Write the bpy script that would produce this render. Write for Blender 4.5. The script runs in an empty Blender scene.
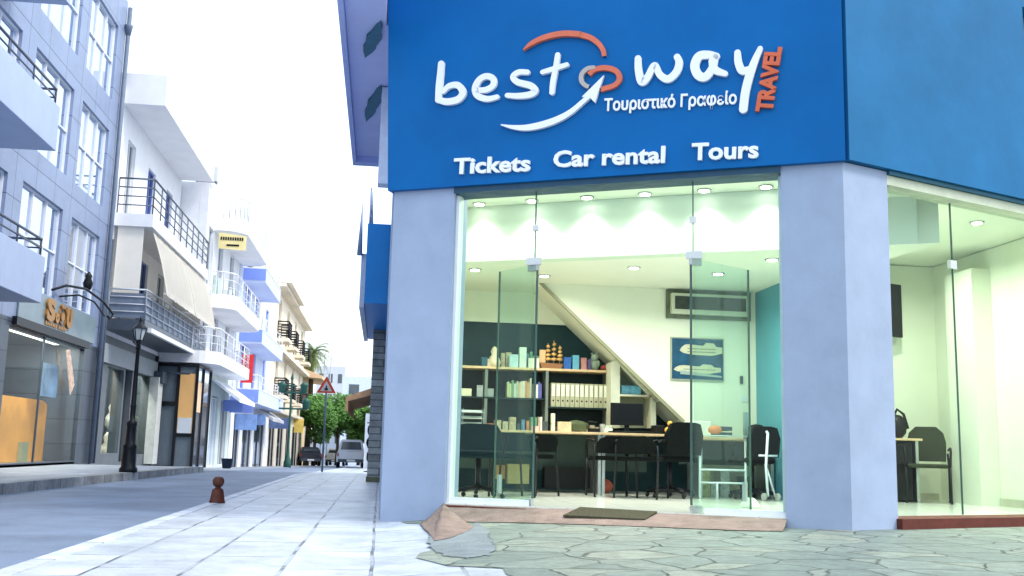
import bpy, bmesh, math, random
from mathutils import Vector, Matrix
random.seed(7)
sc = bpy.context.scene
COL = sc.collection
rad = math.radians
V = Vector

# ------------------------------------------------------------------ camera frame (used to place things on real planes)
F = 1024.0
def _n(v): return V(v).normalized()
UP = _n((164/F, 6470/F, -1))
_s = V(((380-512)/F, -(446.7-288)/F, -1.0)); FW = (_s - UP*_s.dot(UP)).normalized(); RT = FW.cross(UP)
M3 = Matrix((RT, FW, UP))
CAM = V((0, 0, 0.72))
def ray(px, py): return M3 @ V(((px-512)/F, -(py-288)/F, -1.0))
def G(px, py, z=0.0):
    r = ray(px, py); return CAM + r*((z-CAM.z)/r.z)
def PY(px, py, y):
    r = ray(px, py); return CAM + r*(y/r.y)
def PX(px, py, x):
    r = ray(px, py); return CAM + r*(x/r.x)
def XZ(px, py, y):
    p = PY(px, py, y); return p.x, p.z

# ------------------------------------------------------------------ materials
MATS = {}
def mat(name, col, rough=0.7, var=0.12, scale=6.0, metal=0.0, bump=0.0, spec=0.28, emit=0.0, dirt=0.0, coat=0.0, bscale=None):
    if name in MATS: return MATS[name]
    m = bpy.data.materials.new(name); m.use_nodes = True
    nt = m.node_tree; b = nt.nodes['Principled BSDF']; L = nt.links.new
    b.inputs['Roughness'].default_value = rough; b.inputs['Metallic'].default_value = metal
    b.inputs['Specular IOR Level'].default_value = spec
    b.inputs['Coat Weight'].default_value = coat
    tc = nt.nodes.new('ShaderNodeTexCoord')
    no = nt.nodes.new('ShaderNodeTexNoise'); no.inputs['Scale'].default_value = scale; no.inputs['Detail'].default_value = 6; no.inputs['Roughness'].default_value = 0.65
    L(tc.outputs['Object'], no.inputs['Vector'])
    cr = nt.nodes.new('ShaderNodeValToRGB')
    c = V(col)
    cr.color_ramp.elements[0].position = .3; cr.color_ramp.elements[1].position = .7
    cr.color_ramp.elements[0].color = (*(c*(1-var)), 1); cr.color_ramp.elements[1].color = (*[min(1, x) for x in (c*(1+var))], 1)
    L(no.outputs['Fac'], cr.inputs['Fac'])
    out = cr.outputs['Color']
    if dirt:
        n2 = nt.nodes.new('ShaderNodeTexNoise'); n2.inputs['Scale'].default_value = scale*.23; n2.inputs['Detail'].default_value = 8; n2.inputs['Roughness'].default_value = .75
        mp = nt.nodes.new('ShaderNodeMapping'); mp.inputs['Scale'].default_value = (1, 1, .35)
        L(tc.outputs['Object'], mp.inputs['Vector']); L(mp.outputs['Vector'], n2.inputs['Vector'])
        r2 = nt.nodes.new('ShaderNodeValToRGB'); r2.color_ramp.elements[0].position = .45; r2.color_ramp.elements[1].position = .75
        r2.color_ramp.elements[0].color = (0, 0, 0, 1); r2.color_ramp.elements[1].color = (dirt, dirt, dirt, 1)
        L(n2.outputs['Fac'], r2.inputs['Fac'])
        mx = nt.nodes.new('ShaderNodeMixRGB'); mx.inputs['Color2'].default_value = (*(c*.45), 1)
        L(r2.outputs['Color'], mx.inputs['Fac']); L(out, mx.inputs['Color1']); out = mx.outputs['Color']
    L(out, b.inputs['Base Color'])
    if bump:
        bp = nt.nodes.new('ShaderNodeBump'); bp.inputs['Strength'].default_value = bump; bp.inputs['Distance'].default_value = .02
        nb = nt.nodes.new('ShaderNodeTexNoise'); nb.inputs['Scale'].default_value = bscale or scale*8; nb.inputs['Detail'].default_value = 5
        L(tc.outputs['Object'], nb.inputs['Vector']); L(nb.outputs['Fac'], bp.inputs['Height']); L(bp.outputs['Normal'], b.inputs['Normal'])
    if emit:
        L(out, b.inputs['Emission Color']); b.inputs['Emission Strength'].default_value = emit
    MATS[name] = m
    return m
def glassmat(name, tint, refl=1.0, rough=0.0, dust=0.0):
    m = bpy.data.materials.new(name); m.use_nodes = True; nt = m.node_tree; L = nt.links.new
    nt.nodes.remove(nt.nodes['Principled BSDF']); out = nt.nodes['Material Output']
    t = nt.nodes.new('ShaderNodeBsdfTransparent'); t.inputs['Color'].default_value = (*tint, 1)
    g = nt.nodes.new('ShaderNodeBsdfGlossy'); g.inputs['Roughness'].default_value = rough
    ge = nt.nodes.new('ShaderNodeNewGeometry'); dt = nt.nodes.new('ShaderNodeVectorMath'); dt.operation = 'DOT_PRODUCT'
    L(ge.outputs['Normal'], dt.inputs[0]); L(ge.outputs['Incoming'], dt.inputs[1])
    def mth(op, a, b=None):
        n_ = nt.nodes.new('ShaderNodeMath'); n_.operation = op
        if isinstance(a, float): n_.inputs[0].default_value = a
        else: L(a, n_.inputs[0])
        if b is not None: n_.inputs[1].default_value = b if isinstance(b, float) else 0
        if b is not None and not isinstance(b, float): L(b, n_.inputs[1])
        return n_.outputs[0]
    ab = mth('ABSOLUTE', dt.outputs['Value']); one = mth('SUBTRACT', 1.0, ab); pw = mth('POWER', one, 5.0)
    fr = mth('ADD', mth('MULTIPLY', pw, .94), .04)
    mu = nt.nodes.new('ShaderNodeMath'); mu.operation = 'MULTIPLY'; mu.inputs[1].default_value = refl
    mx = nt.nodes.new('ShaderNodeMixShader')
    L(fr, mu.inputs[0]); L(mu.outputs[0], mx.inputs[0]); L(t.outputs[0], mx.inputs[1]); L(g.outputs[0], mx.inputs[2])
    last = mx
    if dust:
        d = nt.nodes.new('ShaderNodeBsdfDiffuse'); d.inputs['Color'].default_value = (.7, .8, .78, 1)
        no = nt.nodes.new('ShaderNodeTexNoise'); no.inputs['Scale'].default_value = 1.6; no.inputs['Detail'].default_value = 8
        m2 = nt.nodes.new('ShaderNodeMath'); m2.operation = 'MULTIPLY'; m2.inputs[1].default_value = dust
        tc = nt.nodes.new('ShaderNodeTexCoord'); L(tc.outputs['Object'], no.inputs['Vector'])
        L(no.outputs['Fac'], m2.inputs[0]); mx2 = nt.nodes.new('ShaderNodeMixShader')
        L(m2.outputs[0], mx2.inputs[0]); L(mx.outputs[0], mx2.inputs[1]); L(d.outputs[0], mx2.inputs[2]); last = mx2
    L(last.outputs[0], out.inputs['Surface']); MATS[name] = m; return m
def emitmat(name, col, s):
    m = bpy.data.materials.new(name); m.use_nodes = True; nt = m.node_tree
    b = nt.nodes['Principled BSDF']; b.inputs['Base Color'].default_value = (*col, 1)
    b.inputs['Emission Color'].default_value = (*col, 1); b.inputs['Emission Strength'].default_value = s
    MATS[name] = m; return m
def jointmat(name, col, jcol, bw, bh, mortar, axes='XY', rough=.6, var=.15, offset=.5, bump=.6, rot=0, warp=0.0, stain=.5, fade=.0):
    """panels or slabs: brick texture over two object axes"""
    m = bpy.data.materials.new(name); m.use_nodes = True; nt = m.node_tree; L = nt.links.new
    b = nt.nodes['Principled BSDF']; b.inputs['Roughness'].default_value = rough; b.inputs['Specular IOR Level'].default_value = .2 if axes != 'YX' else .5
    tc = nt.nodes.new('ShaderNodeTexCoord'); sp = nt.nodes.new('ShaderNodeSeparateXYZ'); cb = nt.nodes.new('ShaderNodeCombineXYZ')
    L(tc.outputs['Object'], sp.inputs[0]); L(sp.outputs[axes[0]], cb.inputs['X']); L(sp.outputs[axes[1]], cb.inputs['Y'])
    mp = nt.nodes.new('ShaderNodeMapping'); mp.inputs['Rotation'].default_value = (0, 0, rot); L(cb.outputs[0], mp.inputs['Vector'])
    vec = mp.outputs['Vector']
    if warp:
        nw = nt.nodes.new('ShaderNodeTexNoise'); nw.inputs['Scale'].default_value = 1.3; nw.inputs['Detail'].default_value = 4
        L(vec, nw.inputs['Vector']); vm = nt.nodes.new('ShaderNodeVectorMath'); vm.operation = 'MULTIPLY_ADD'
        vm.inputs[1].default_value = (warp, warp, 0); L(nw.outputs['Color'], vm.inputs[0]); L(vec, vm.inputs[2]); vec = vm.outputs[0]
    br = nt.nodes.new('ShaderNodeTexBrick'); br.inputs['Scale'].default_value = 1
    br.inputs['Brick Width'].default_value = bw; br.inputs['Row Height'].default_value = bh; br.inputs['Mortar Size'].default_value = mortar
    br.inputs['Mortar Smooth'].default_value = .25; br.inputs['Bias'].default_value = 0; br.offset = offset
    c = V(col); br.inputs['Color1'].default_value = (*(c*(1-var)), 1); br.inputs['Color2'].default_value = (*[min(1, x) for x in c*(1+var)], 1)
    br.inputs['Mortar'].default_value = (*jcol, 1); L(vec, br.inputs['Vector'])
    no = nt.nodes.new('ShaderNodeTexNoise'); no.inputs['Scale'].default_value = 2.2; no.inputs['Detail'].default_value = 9; no.inputs['Roughness'].default_value = .7
    L(tc.outputs['Object'], no.inputs['Vector'])
    rr = nt.nodes.new('ShaderNodeValToRGB'); rr.color_ramp.elements[0].position = .34; rr.color_ramp.elements[1].position = .6
    rr.color_ramp.elements[0].color = (1-stain, 1-stain, 1-stain, 1); rr.color_ramp.elements[1].color = (1, 1, 1, 1); L(no.outputs['Fac'], rr.inputs['Fac'])
    mx = nt.nodes.new('ShaderNodeMixRGB'); mx.blend_type = 'MULTIPLY'; mx.inputs['Fac'].default_value = 1
    col_out = br.outputs['Color']
    if fade:   # worn joints, open here and filled there
        nf = nt.nodes.new('ShaderNodeTexNoise'); nf.inputs['Scale'].default_value = 1.7; nf.inputs['Detail'].default_value = 3
        L(tc.outputs['Object'], nf.inputs['Vector'])
        rf = nt.nodes.new('ShaderNodeValToRGB'); rf.color_ramp.elements[0].position = .47; rf.color_ramp.elements[1].position = .56
        rf.color_ramp.elements[0].color = (fade, fade, fade, 1); rf.color_ramp.elements[1].color = (0, 0, 0, 1); L(nf.outputs['Fac'], rf.inputs['Fac'])
        mf = nt.nodes.new('ShaderNodeMixRGB'); mf.inputs['Color2'].default_value = (*(c*.9), 1)
        L(rf.outputs['Color'], mf.inputs['Fac']); L(br.outputs['Color'], mf.inputs['Color1']); col_out = mf.outputs['Color']
    L(col_out, mx.inputs['Color1']); L(rr.outputs['Color'], mx.inputs['Color2'])
    ng = nt.nodes.new('ShaderNodeTexNoise'); ng.inputs['Scale'].default_value = 17; ng.inputs['Detail'].default_value = 6; ng.inputs['Roughness'].default_value = .8
    L(tc.outputs['Object'], ng.inputs['Vector']); rg = nt.nodes.new('ShaderNodeValToRGB'); rg.color_ramp.elements[0].position = .33; rg.color_ramp.elements[1].position = .5
    k_ = 1-stain*.6; rg.color_ramp.elements[0].color = (k_, k_, k_, 1); rg.color_ramp.elements[1].color = (1, 1, 1, 1); L(ng.outputs['Fac'], rg.inputs['Fac'])
    m3 = nt.nodes.new('ShaderNodeMixRGB'); m3.blend_type = 'MULTIPLY'; m3.inputs['Fac'].default_value = 1; L(mx.outputs[0], m3.inputs['Color1']); L(rg.outputs[0], m3.inputs['Color2']); L(m3.outputs[0], b.inputs['Base Color'])
    bp = nt.nodes.new('ShaderNodeBump'); bp.inputs['Strength'].default_value = bump; bp.inputs['Distance'].default_value = .01; bp.invert = True
    ad = nt.nodes.new('ShaderNodeMath'); ad.operation = 'MULTIPLY_ADD'; ad.inputs[1].default_value = -.35
    L(no.outputs['Fac'], ad.inputs[0]); L(br.outputs['Fac'], ad.inputs[2]); L(ad.outputs[0], bp.inputs['Height']); L(bp.outputs['Normal'], b.inputs['Normal'])
    MATS[name] = m; return m
def crazymat(name):
    m = bpy.data.materials.new(name); m.use_nodes = True; nt = m.node_tree; L = nt.links.new
    b = nt.nodes['Principled BSDF']; b.inputs['Roughness'].default_value = .55
    tc = nt.nodes.new('ShaderNodeTexCoord')
    nw = nt.nodes.new('ShaderNodeTexNoise'); nw.inputs['Scale'].default_value = 2.5; nw.inputs['Detail'].default_value = 3; L(tc.outputs['Object'], nw.inputs['Vector'])
    vm = nt.nodes.new('ShaderNodeVectorMath'); vm.operation = 'MULTIPLY_ADD'; vm.inputs[1].default_value = (.22, .22, 0)
    L(nw.outputs['Color'], vm.inputs[0]); L(tc.outputs['Object'], vm.inputs[2])
    mp = nt.nodes.new('ShaderNodeMapping'); mp.inputs['Scale'].default_value = (1, 1, 0); L(vm.outputs[0], mp.inputs['Vector'])
    vo = nt.nodes.new('ShaderNodeTexVoronoi'); vo.feature = 'DISTANCE_TO_EDGE'; vo.inputs['Scale'].default_value = 2.3; L(mp.outputs[0], vo.inputs['Vector'])
    vc = nt.nodes.new('ShaderNodeTexVoronoi'); vc.inputs['Scale'].default_value = 2.3; L(mp.outputs[0], vc.inputs['Vector'])
    r = nt.nodes.new('ShaderNodeValToRGB'); r.color_ramp.elements[0].position = .007; r.color_ramp.elements[1].position = .026
    L(vo.outputs['Distance'], r.inputs['Fac'])
    rc = nt.nodes.new('ShaderNodeValToRGB'); e = rc.color_ramp.elements
    e[0].color = (.17, .215, .20, 1); e[1].color = (.27, .305, .26, 1); a = e.new(.5); a.color = (.215, .265, .245, 1)
    sp = nt.nodes.new('ShaderNodeSeparateColor'); L(vc.outputs['Color'], sp.inputs[0]); L(sp.outputs[0], rc.inputs['Fac'])
    no = nt.nodes.new('ShaderNodeTexNoise'); no.inputs['Scale'].default_value = 7; no.inputs['Detail'].default_value = 12; no.inputs['Roughness'].default_value = .85; L(tc.outputs['Object'], no.inputs['Vector'])
    rn = nt.nodes.new('ShaderNodeValToRGB'); rn.color_ramp.elements[0].position = .36; rn.color_ramp.elements[1].position = .62
    rn.color_ramp.elements[0].color = (.50, .50, .47, 1); rn.color_ramp.elements[1].color = (1.15, 1.15, 1.1, 1); L(no.outputs['Fac'], rn.inputs['Fac'])
    m1 = nt.nodes.new('ShaderNodeMixRGB'); m1.blend_type = 'MULTIPLY'; m1.inputs['Fac'].default_value = 1; L(rc.outputs[0], m1.inputs['Color1']); L(rn.outputs[0], m1.inputs['Color2'])
    # joints partly filled
    nf = nt.nodes.new('ShaderNodeTexNoise'); nf.inputs['Scale'].default_value = 2.7; L(tc.outputs['Object'], nf.inputs['Vector'])
    rf = nt.nodes.new('ShaderNodeValToRGB'); rf.color_ramp.elements[0].position = .4; rf.color_ramp.elements[1].position = .62
    rf.color_ramp.elements[0].color = (.11, .13, .115, 1); rf.color_ramp.elements[1].color = (.022, .026, .02, 1); L(nf.outputs['Fac'], rf.inputs['Fac'])
    m2 = nt.nodes.new('ShaderNodeMixRGB'); L(r.outputs[0], m2.inputs['Fac']); L(rf.outputs[0], m2.inputs['Color1']); L(m1.outputs[0], m2.inputs['Color2'])
    L(m2.outputs[0], b.inputs['Base Color'])
    bp = nt.nodes.new('ShaderNodeBump'); bp.inputs['Strength'].default_value = .8; bp.inputs['Distance'].default_value = .012
    ad = nt.nodes.new('ShaderNodeMath'); ad.operation = 'MULTIPLY_ADD'; ad.inputs[1].default_value = .5; L(no.outputs['Fac'], ad.inputs[0]); L(r.outputs[0], ad.inputs[2])
    L(ad.outputs[0], bp.inputs['Height']); L(bp.outputs['Normal'], b.inputs['Normal']); MATS[name] = m; return m

WHITE = mat('white_paint', (.80, .81, .84), .6, .05, 2, dirt=.12)
WHITE2 = mat('white_render', (.74, .76, .80), .8, .05, 3, dirt=.2)
CREAM = mat('cream_render', (.78, .71, .58), .8, .06, 3, dirt=.2)
YELLOW = mat('ochre_render', (.74, .60, .36), .8, .06, 3, dirt=.2)
PILLAR = mat('pillar_paint', (.32, .395, .54), .65, .07, 3, bump=.05, dirt=.22)
BLUE = mat('fascia_blue', (.0015, .118, .37), .5, .13, .7, dirt=.07, spec=.12)
BLUE2 = mat('wing_blue', (.012, .135, .31), .6, .16, 1.0, dirt=.14, bump=.1, spec=.15)
BLUE3 = mat('balcony_blue', (.01, .20, .55), .5, .06, 2)
PERI = mat('periwinkle_paint', (.22, .32, .80), .6, .06, 2)
LAV = mat('lavender_soffit', (.55, .60, .93), .7, .06, 2, dirt=.1)
TEAL = mat('teal_paint', (.007, .036, .042), .6, .2, 6)
CLAD = jointmat('grey_cladding', (.25, .31, .45), (.10, .13, .19), 1.2, .9, .012, 'YZ', .35, .05, 0, .3, stain=.12)
CLADD = jointmat('dark_cladding', (.07, .09, .12), (.03, .035, .05), 1.2, .6, .012, 'YZ', .35, .1, 0, .3, stain=.2)
STONE = jointmat('stone_column', (.33, .36, .36), (.14, .16, .17), 1.5, .14, .012, 'XZ', .8, .3, .5, .6, stain=.45)
BLACK = mat('black_metal', (.012, .014, .018), .4, .2, 8, metal=.3)
DKGREY = mat('dark_grey_metal', (.07, .09, .12), .4, .15, 8, metal=.3)
STEEL = mat('steel', (.5, .52, .52), .3, .06, 12, metal=.9)
RAILW = mat('white_metal', (.75, .78, .82), .4, .05, 8)
RAILD = mat('grey_rail', (.10, .12, .16), .4, .1, 8, metal=.4)
MIRROR = mat('window_glass', (.62, .70, .84), .06, .05, 2, metal=.92)
DGLASS = mat('dark_window_glass', (.05, .07, .09), .06, .2, 2, spec=.8)
SHUT = mat('blue_shutter', (.10, .17, .5), .6, .1, 6)
BEIGE = mat('beige_fabric', (.80, .77, .70), .85, .04, 3, bump=.1)
GOLD = mat('gold_letters', (.42, .20, .05), .35, .1, 8, metal=.5)
SHOPGREEN = glassmat('shop_glass', (.90, .965, .93), .22, dust=.002)
DOORG = glassmat('door_glass', (.87, .95, .92), .7, dust=.012)
SHOPW = glassmat('street_shop_glass', (.85, .9, .9), .28)
INTW = mat('interior_wall', (.78, .81, .66), .8, .03, 2)
INTC = mat('interior_ceiling', (.80, .84, .70), .85, .02, 2)
BULK = mat('bulkhead_white', (.80, .86, .76), .8, .02, 2)
INTB = mat('interior_blue_wall', (.09, .33, .42), .6, .05, 3)
TILE = jointmat('floor_tile', (.84, .86, .78), (.6, .62, .55), .45, .45, .004, 'XY', .12, .02, 0, .1, stain=.1)
WOOD = mat('light_wood', (.62, .45, .26), .45, .15, 7)
WOODG = mat('grey_laminate', (.05, .085, .075), .5, .12, 6)
SHELFD = mat('shelf_dark_green', (.008, .025, .024), .5, .15, 6)
SHELFL = mat('shelf_pale', (.60, .62, .48), .6, .05, 6)
PLB = mat('black_plastic', (.005, .006, .006), .45, .2, 12, spec=.25)
FAB = mat('black_fabric', (.006, .008, .008), .95, .3, 30, bump=.2, spec=.1)
FABT = mat('teal_fabric', (.005, .022, .028), .9, .3, 30, bump=.2, spec=.1)
REDST = mat('red_step', (.10, .022, .014), .6, .25, 8)
CONC = mat('pink_concrete', (.25, .185, .16), .85, .28, 6, bump=.5, dirt=.3)
CONCG = mat('grey_cement', (.21, .245, .26), .85, .2, 5, bump=.6, dirt=.4)
MATG = mat('door_mat_fibre', (.09, .085, .05), .95, .35, 60, bump=1, bscale=200)
LETW = mat('letter_white', (.82, .85, .93), .35, .03, 4)
LETR = mat('letter_red', (.62, .13, .06), .45, .15, 6)
ARC = mat('arc_salmon', (.66, .16, .09), .45, .10, 5)
ARCG = mat('arc_grey', (.45, .40, .38), .45, .10, 5)
SKIN = None

# ------------------------------------------------------------------ mesh builder
class MB:
    def __init__(s): s.bm = bmesh.new()
    def quad(s, *p):
        s.bm.faces.new([s.bm.verts.new(V(q)) for q in p]); return s
    def box(s, x0, x1, y0, y1, z0, z1, bev=0):
        return s.prism([(x0, y0), (x1, y0), (x1, y1), (x0, y1)], z0, z1, bev)
    def prism(s, pts, z0, z1, bev=0):
        t = bmesh.new()
        a = sum(pts[i][0]*pts[(i+1) % len(pts)][1]-pts[(i+1) % len(pts)][0]*pts[i][1] for i in range(len(pts)))
        if a < 0: pts = pts[::-1]
        lo = [t.verts.new((p[0], p[1], z0)) for p in pts]; hi = [t.verts.new((p[0], p[1], z1)) for p in pts]
        t.faces.new(lo[::-1]); t.faces.new(hi); k = len(pts)
        for i in range(k): t.faces.new((lo[i], lo[(i+1) % k], hi[(i+1) % k], hi[i]))
        if bev: bmesh.ops.bevel(t, geom=t.edges[:], offset=bev, segments=2, affect='EDGES', profile=.5)
        s.merge(t); return s
    def ext(s, pts, off):
        """polygon in 3D extruded by vector off"""
        t = bmesh.new(); o = V(off)
        a = [t.verts.new(V(p)) for p in pts]; b = [t.verts.new(V(p)+o) for p in pts]; k = len(pts)
        t.faces.new(a); t.faces.new(b[::-1])
        for i in range(k): t.faces.new((a[(i+1) % k], a[i], b[i], b[(i+1) % k]))
        bmesh.ops.recalc_face_normals(t, faces=t.faces); s.merge(t); return s
    def merge(s, t, mtx=None):
        me = bpy.data.meshes.new('tmp'); t.to_mesh(me); t.free()
        if mtx: me.transform(mtx)
        s.bm.from_mesh(me); bpy.data.meshes.remove(me)
    def tube(s, pts, r, n=8, r2=None, closed=False):
        pts = [V(p) for p in pts]; t = bmesh.new(); rings = []; K = len(pts)
        for i, p in enumerate(pts):
            if closed: d = (pts[(i+1) % K]-pts[i-1]).normalized()
            else: d = ((pts[min(i+1, K-1)]-pts[max(i-1, 0)])).normalized()
            a = d.orthogonal().normalized() if i == 0 else (rings_a - d*rings_a.dot(d)).normalized()
            rings_a = a; b = d.cross(a)
            rr = r if r2 is None else r+(r2-r)*i/(K-1)
            rings.append([t.verts.new(p+(a*math.cos(q*2*math.pi/n)+b*math.sin(q*2*math.pi/n))*rr) for q in range(n)])
        for i in range(K if closed else K-1):
            A, B = rings[i], rings[(i+1) % K]
            for q in range(n): t.faces.new((A[q], A[(q+1) % n], B[(q+1) % n], B[q]))
        if not closed: t.faces.new(rings[0][::-1]); t.faces.new(rings[-1])
        for f in t.faces: f.smooth = len(f.verts) == 4
        bmesh.ops.recalc_face_normals(t, faces=t.faces)
        s.merge(t); return s
    def lathe(s, prof, c=(0, 0, 0), n=20, smooth=True):
        t = bmesh.new(); R = []
        for r, z in prof: R.append([t.verts.new((c[0]+r*math.cos(2*math.pi*i/n), c[1]+r*math.sin(2*math.pi*i/n), c[2]+z)) for i in range(n)])
        for a, b in zip(R, R[1:]):
            for i in range(n):
                f = t.faces.new((a[i], a[(i+1) % n], b[(i+1) % n], b[i])); f.smooth = smooth
        t.faces.new(R[0][::-1]); t.faces.new(R[-1])
        s.merge(t); return s
    def ball(s, c, r, sc3=(1, 1, 1), n=2, jit=0):
        t = bmesh.new(); bmesh.ops.create_icosphere(t, subdivisions=n, radius=r)
        for v in t.verts:
            k = 1+random.uniform(-jit, jit)
            v.co = V((v.co.x*sc3[0]*k, v.co.y*sc3[1]*k, v.co.z*sc3[2]*k))+V(c)
        for f in t.faces: f.smooth = True
        s.merge(t); return s
    def build(s, name, m, parent=None, world=False):
        me = bpy.data.meshes.new(name); s.bm.to_mesh(me); s.bm.free(); me.materials.append(m)
        o = bpy.data.objects.new(name, me); COL.objects.link(o)
        if parent is not None:
            if world:
                mw = Matrix.Identity(4); q = parent
                while q is not None: mw = (Matrix.Translation(q.location) @ q.rotation_euler.to_matrix().to_4x4()) @ mw; q = q.parent
                me.transform(mw.inverted())
            o.parent = parent
        return o
def tag(o, label=None, cat=None, group=None, kind=None):
    if label: o['label'] = label
    if cat: o['category'] = cat
    if group: o['group'] = group
    if kind: o['kind'] = kind
    return o
def thing(name, label, cat, loc=(0, 0, 0), rz=0, group=None):
    o = bpy.data.objects.new(name, None); COL.objects.link(o); o.location = loc; o.rotation_euler = (0, 0, rz)
    o.empty_display_size = .1
    return tag(o, label, cat, group)
def single(name, mb, m, label, cat, base=None, group=None):
    """a thing that is one mesh: its origin is moved to its base"""
    o = mb.build(name, m); me = o.data
    if base is None:
        xs = [v.co for v in me.vertices]; base = (sum(v.x for v in xs)/len(xs), sum(v.y for v in xs)/len(xs), min(v.z for v in xs))
    me.transform(Matrix.Translation(-V(base))); o.location = base
    return tag(o, label, cat, group)
def copy_tree(o, parent=None):
    c = o.copy(); COL.objects.link(c); c.parent = parent
    for ch in list(o.children): copy_tree(ch, c)
    return c
def w(mb, name, m, parent): return mb.build(name, m, parent, world=True)

# ------------------------------------------------------------------ ground
def sst(t): t = max(0, min(1, t)); return t*t*(3-2*t)
def gz(x, y):
    z = -.0158*max(0, min(y, 160)-26)
    if y < 14: z += .135*(1-math.exp(-max(0, x)/1.4))
    return z
def sheet(name, x0f, x1f, ys, nx, m, zo=0.0, label=None):
    t = bmesh.new(); rows = []
    for y in ys:
        a, b = x0f(y), x1f(y)
        rows.append([t.verts.new((a+(b-a)*i/nx, y, gz(a+(b-a)*i/nx, y)+zo)) for i in range(nx+1)])
    for r, q in zip(rows, rows[1:]):
        for i in range(nx): t.faces.new((r[i], r[i+1], q[i+1], q[i]))
    me = bpy.data.meshes.new(name); t.to_mesh(me); t.free(); me.materials.append(m)
    o = bpy.data.objects.new(name, me); COL.objects.link(o); o['kind'] = 'structure'; return o
EARTH = mat('far_ground', (.22, .22, .22), .9, .1, .5)
ASPH = mat('asphalt', (.165, .215, .31), .5, .28, 1.0, bump=.6, bscale=90, dirt=.35)
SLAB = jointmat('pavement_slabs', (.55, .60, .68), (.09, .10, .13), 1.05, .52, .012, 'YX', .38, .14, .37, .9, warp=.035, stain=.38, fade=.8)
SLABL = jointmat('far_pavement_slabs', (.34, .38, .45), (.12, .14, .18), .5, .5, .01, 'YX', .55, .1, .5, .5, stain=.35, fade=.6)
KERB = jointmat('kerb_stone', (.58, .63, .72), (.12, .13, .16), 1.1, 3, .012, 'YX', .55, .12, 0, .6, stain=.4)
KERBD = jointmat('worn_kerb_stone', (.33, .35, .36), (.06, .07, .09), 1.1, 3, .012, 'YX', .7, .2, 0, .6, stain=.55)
YS = [-25, -10, 0, 3, 5] + [6+.5*i for i in range(40)] + [26+4*i for i in range(34)] + [160, 220]
YS = sorted(set(YS))
def kerbL(y): return -4.85+.036*(min(y, 27.3)-14.2)
KR = -1.90
g = MB(); g.quad((-900, -900, -3.2), (900, -900, -3.2), (900, 1500, -3.2), (-900, 1500, -3.2))
o = g.build('ground', EARTH); o['kind'] = 'structure'
sheet('road', lambda y: kerbL(y)-.3, lambda y: KR+.1, YS, 4, ASPH, -.018)
sheet('pavement', lambda y: KR+.0, lambda y: 13 if y < 14 else 1.5, YS, 90, SLAB, 0)
def strip(name, f0, f1, z0, z1, m, y0, y1, step=1.0):
    mb = MB(); y = y0
    while y < y1-1e-6:
        e = min(y+step, y1); A = [(f0(y), y), (f1(y), y), (f1(e), e), (f0(e), e)]
        za, zb = gz(-3, y), gz(-3, e)
        lo = [mb.bm.verts.new((p[0], p[1], z0+(za if i < 2 else zb))) for i, p in enumerate(A)]
        hi = [mb.bm.verts.new((p[0], p[1], z1+(za if i < 2 else zb))) for i, p in enumerate(A)]
        mb.bm.faces.new(hi)
        for i in range(4):
            if (i == 0 and y > y0) or (i == 2 and e < y1): continue
            mb.bm.faces.new((lo[i], lo[(i+1) % 4], hi[(i+1) % 4], hi[i]))
        y = e
    o = mb.build(name, m); o['kind'] = 'structure'; return o
strip('kerb', lambda y: KR-.13, lambda y: KR, -.2, .006, KERB, -10, 120)
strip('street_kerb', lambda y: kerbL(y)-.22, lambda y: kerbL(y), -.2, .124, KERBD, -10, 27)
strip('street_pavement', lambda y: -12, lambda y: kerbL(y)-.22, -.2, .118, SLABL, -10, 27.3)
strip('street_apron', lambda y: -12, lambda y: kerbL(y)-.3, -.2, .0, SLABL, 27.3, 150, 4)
# crazy paving over the plaza: a thin sheet following the rise of the ground
CRAZY = crazymat('crazy_paving')
t = bmesh.new(); rows = []
for j in range(60):
    y = -6+j*(16.0/59); row = []
    left = .52+.22*math.sin(y*1.7)+.1*math.sin(y*4.3) + (.3 if y < 6 else 0)
    for i in range(50):
        x = left+(13-left)*(i/49)**1.6
        row.append(t.verts.new((x, y, gz(x, y)+.005)))
    rows.append(row)
for a, b in zip(rows, rows[1:]):
    for i in range(49): t.faces.new((a[i], a[i+1], b[i+1], b[i]))
me = bpy.data.meshes.new('crazy_paving'); t.to_mesh(me); t.free(); me.materials.append(CRAZY)
o = bpy.data.objects.new('plaza_paving', me); COL.objects.link(o); o['kind'] = 'structure'

# ------------------------------------------------------------------ shop building
A = V((.03, 10.23, 0)); D = V((.893, -.45, 0)).normalized(); N = V((D.y, -D.x, 0))   # N points to the viewer
B = A+D*4.35; D2 = V((.92, .38, 0)).normalized(); N2 = V((D2.y, -D2.x, 0))
def P(s, z=0, out=0): q = A+D*s+N*out; return V((q.x, q.y, z))
def Q(s, z=0, out=0): q = B+D2*s+N2*out; return V((q.x, q.y, z))
def xy(v): return (v.x, v.y)
def fs(px, py, out=0):
    r = ray(px, py); pt = CAM+r*(((A+N*out)-CAM).dot(N)/r.dot(N)); return (pt-A).dot(D), pt.z
shop = thing('shop_building', 'corner shop building with blue fascia and pale blue pillars', 'building', (1.9, 9.4, 0))
FZ = .21
w(MB().prism([xy(P(.0, 0, .0)), xy(P(.67, 0, .0)), xy(P(.67, 0, -.34)), xy(P(.05, 0, -.34))], -.05, 3.29), 'pillar', PILLAR, shop)
w(MB().prism([xy(P(3.82)), xy(B), xy(Q(.56)), xy(Q(.56, 0, -.34)), xy(P(3.82, 0, -.34))], -.05, 3.29), 'pillar', PILLAR, shop)
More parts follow.
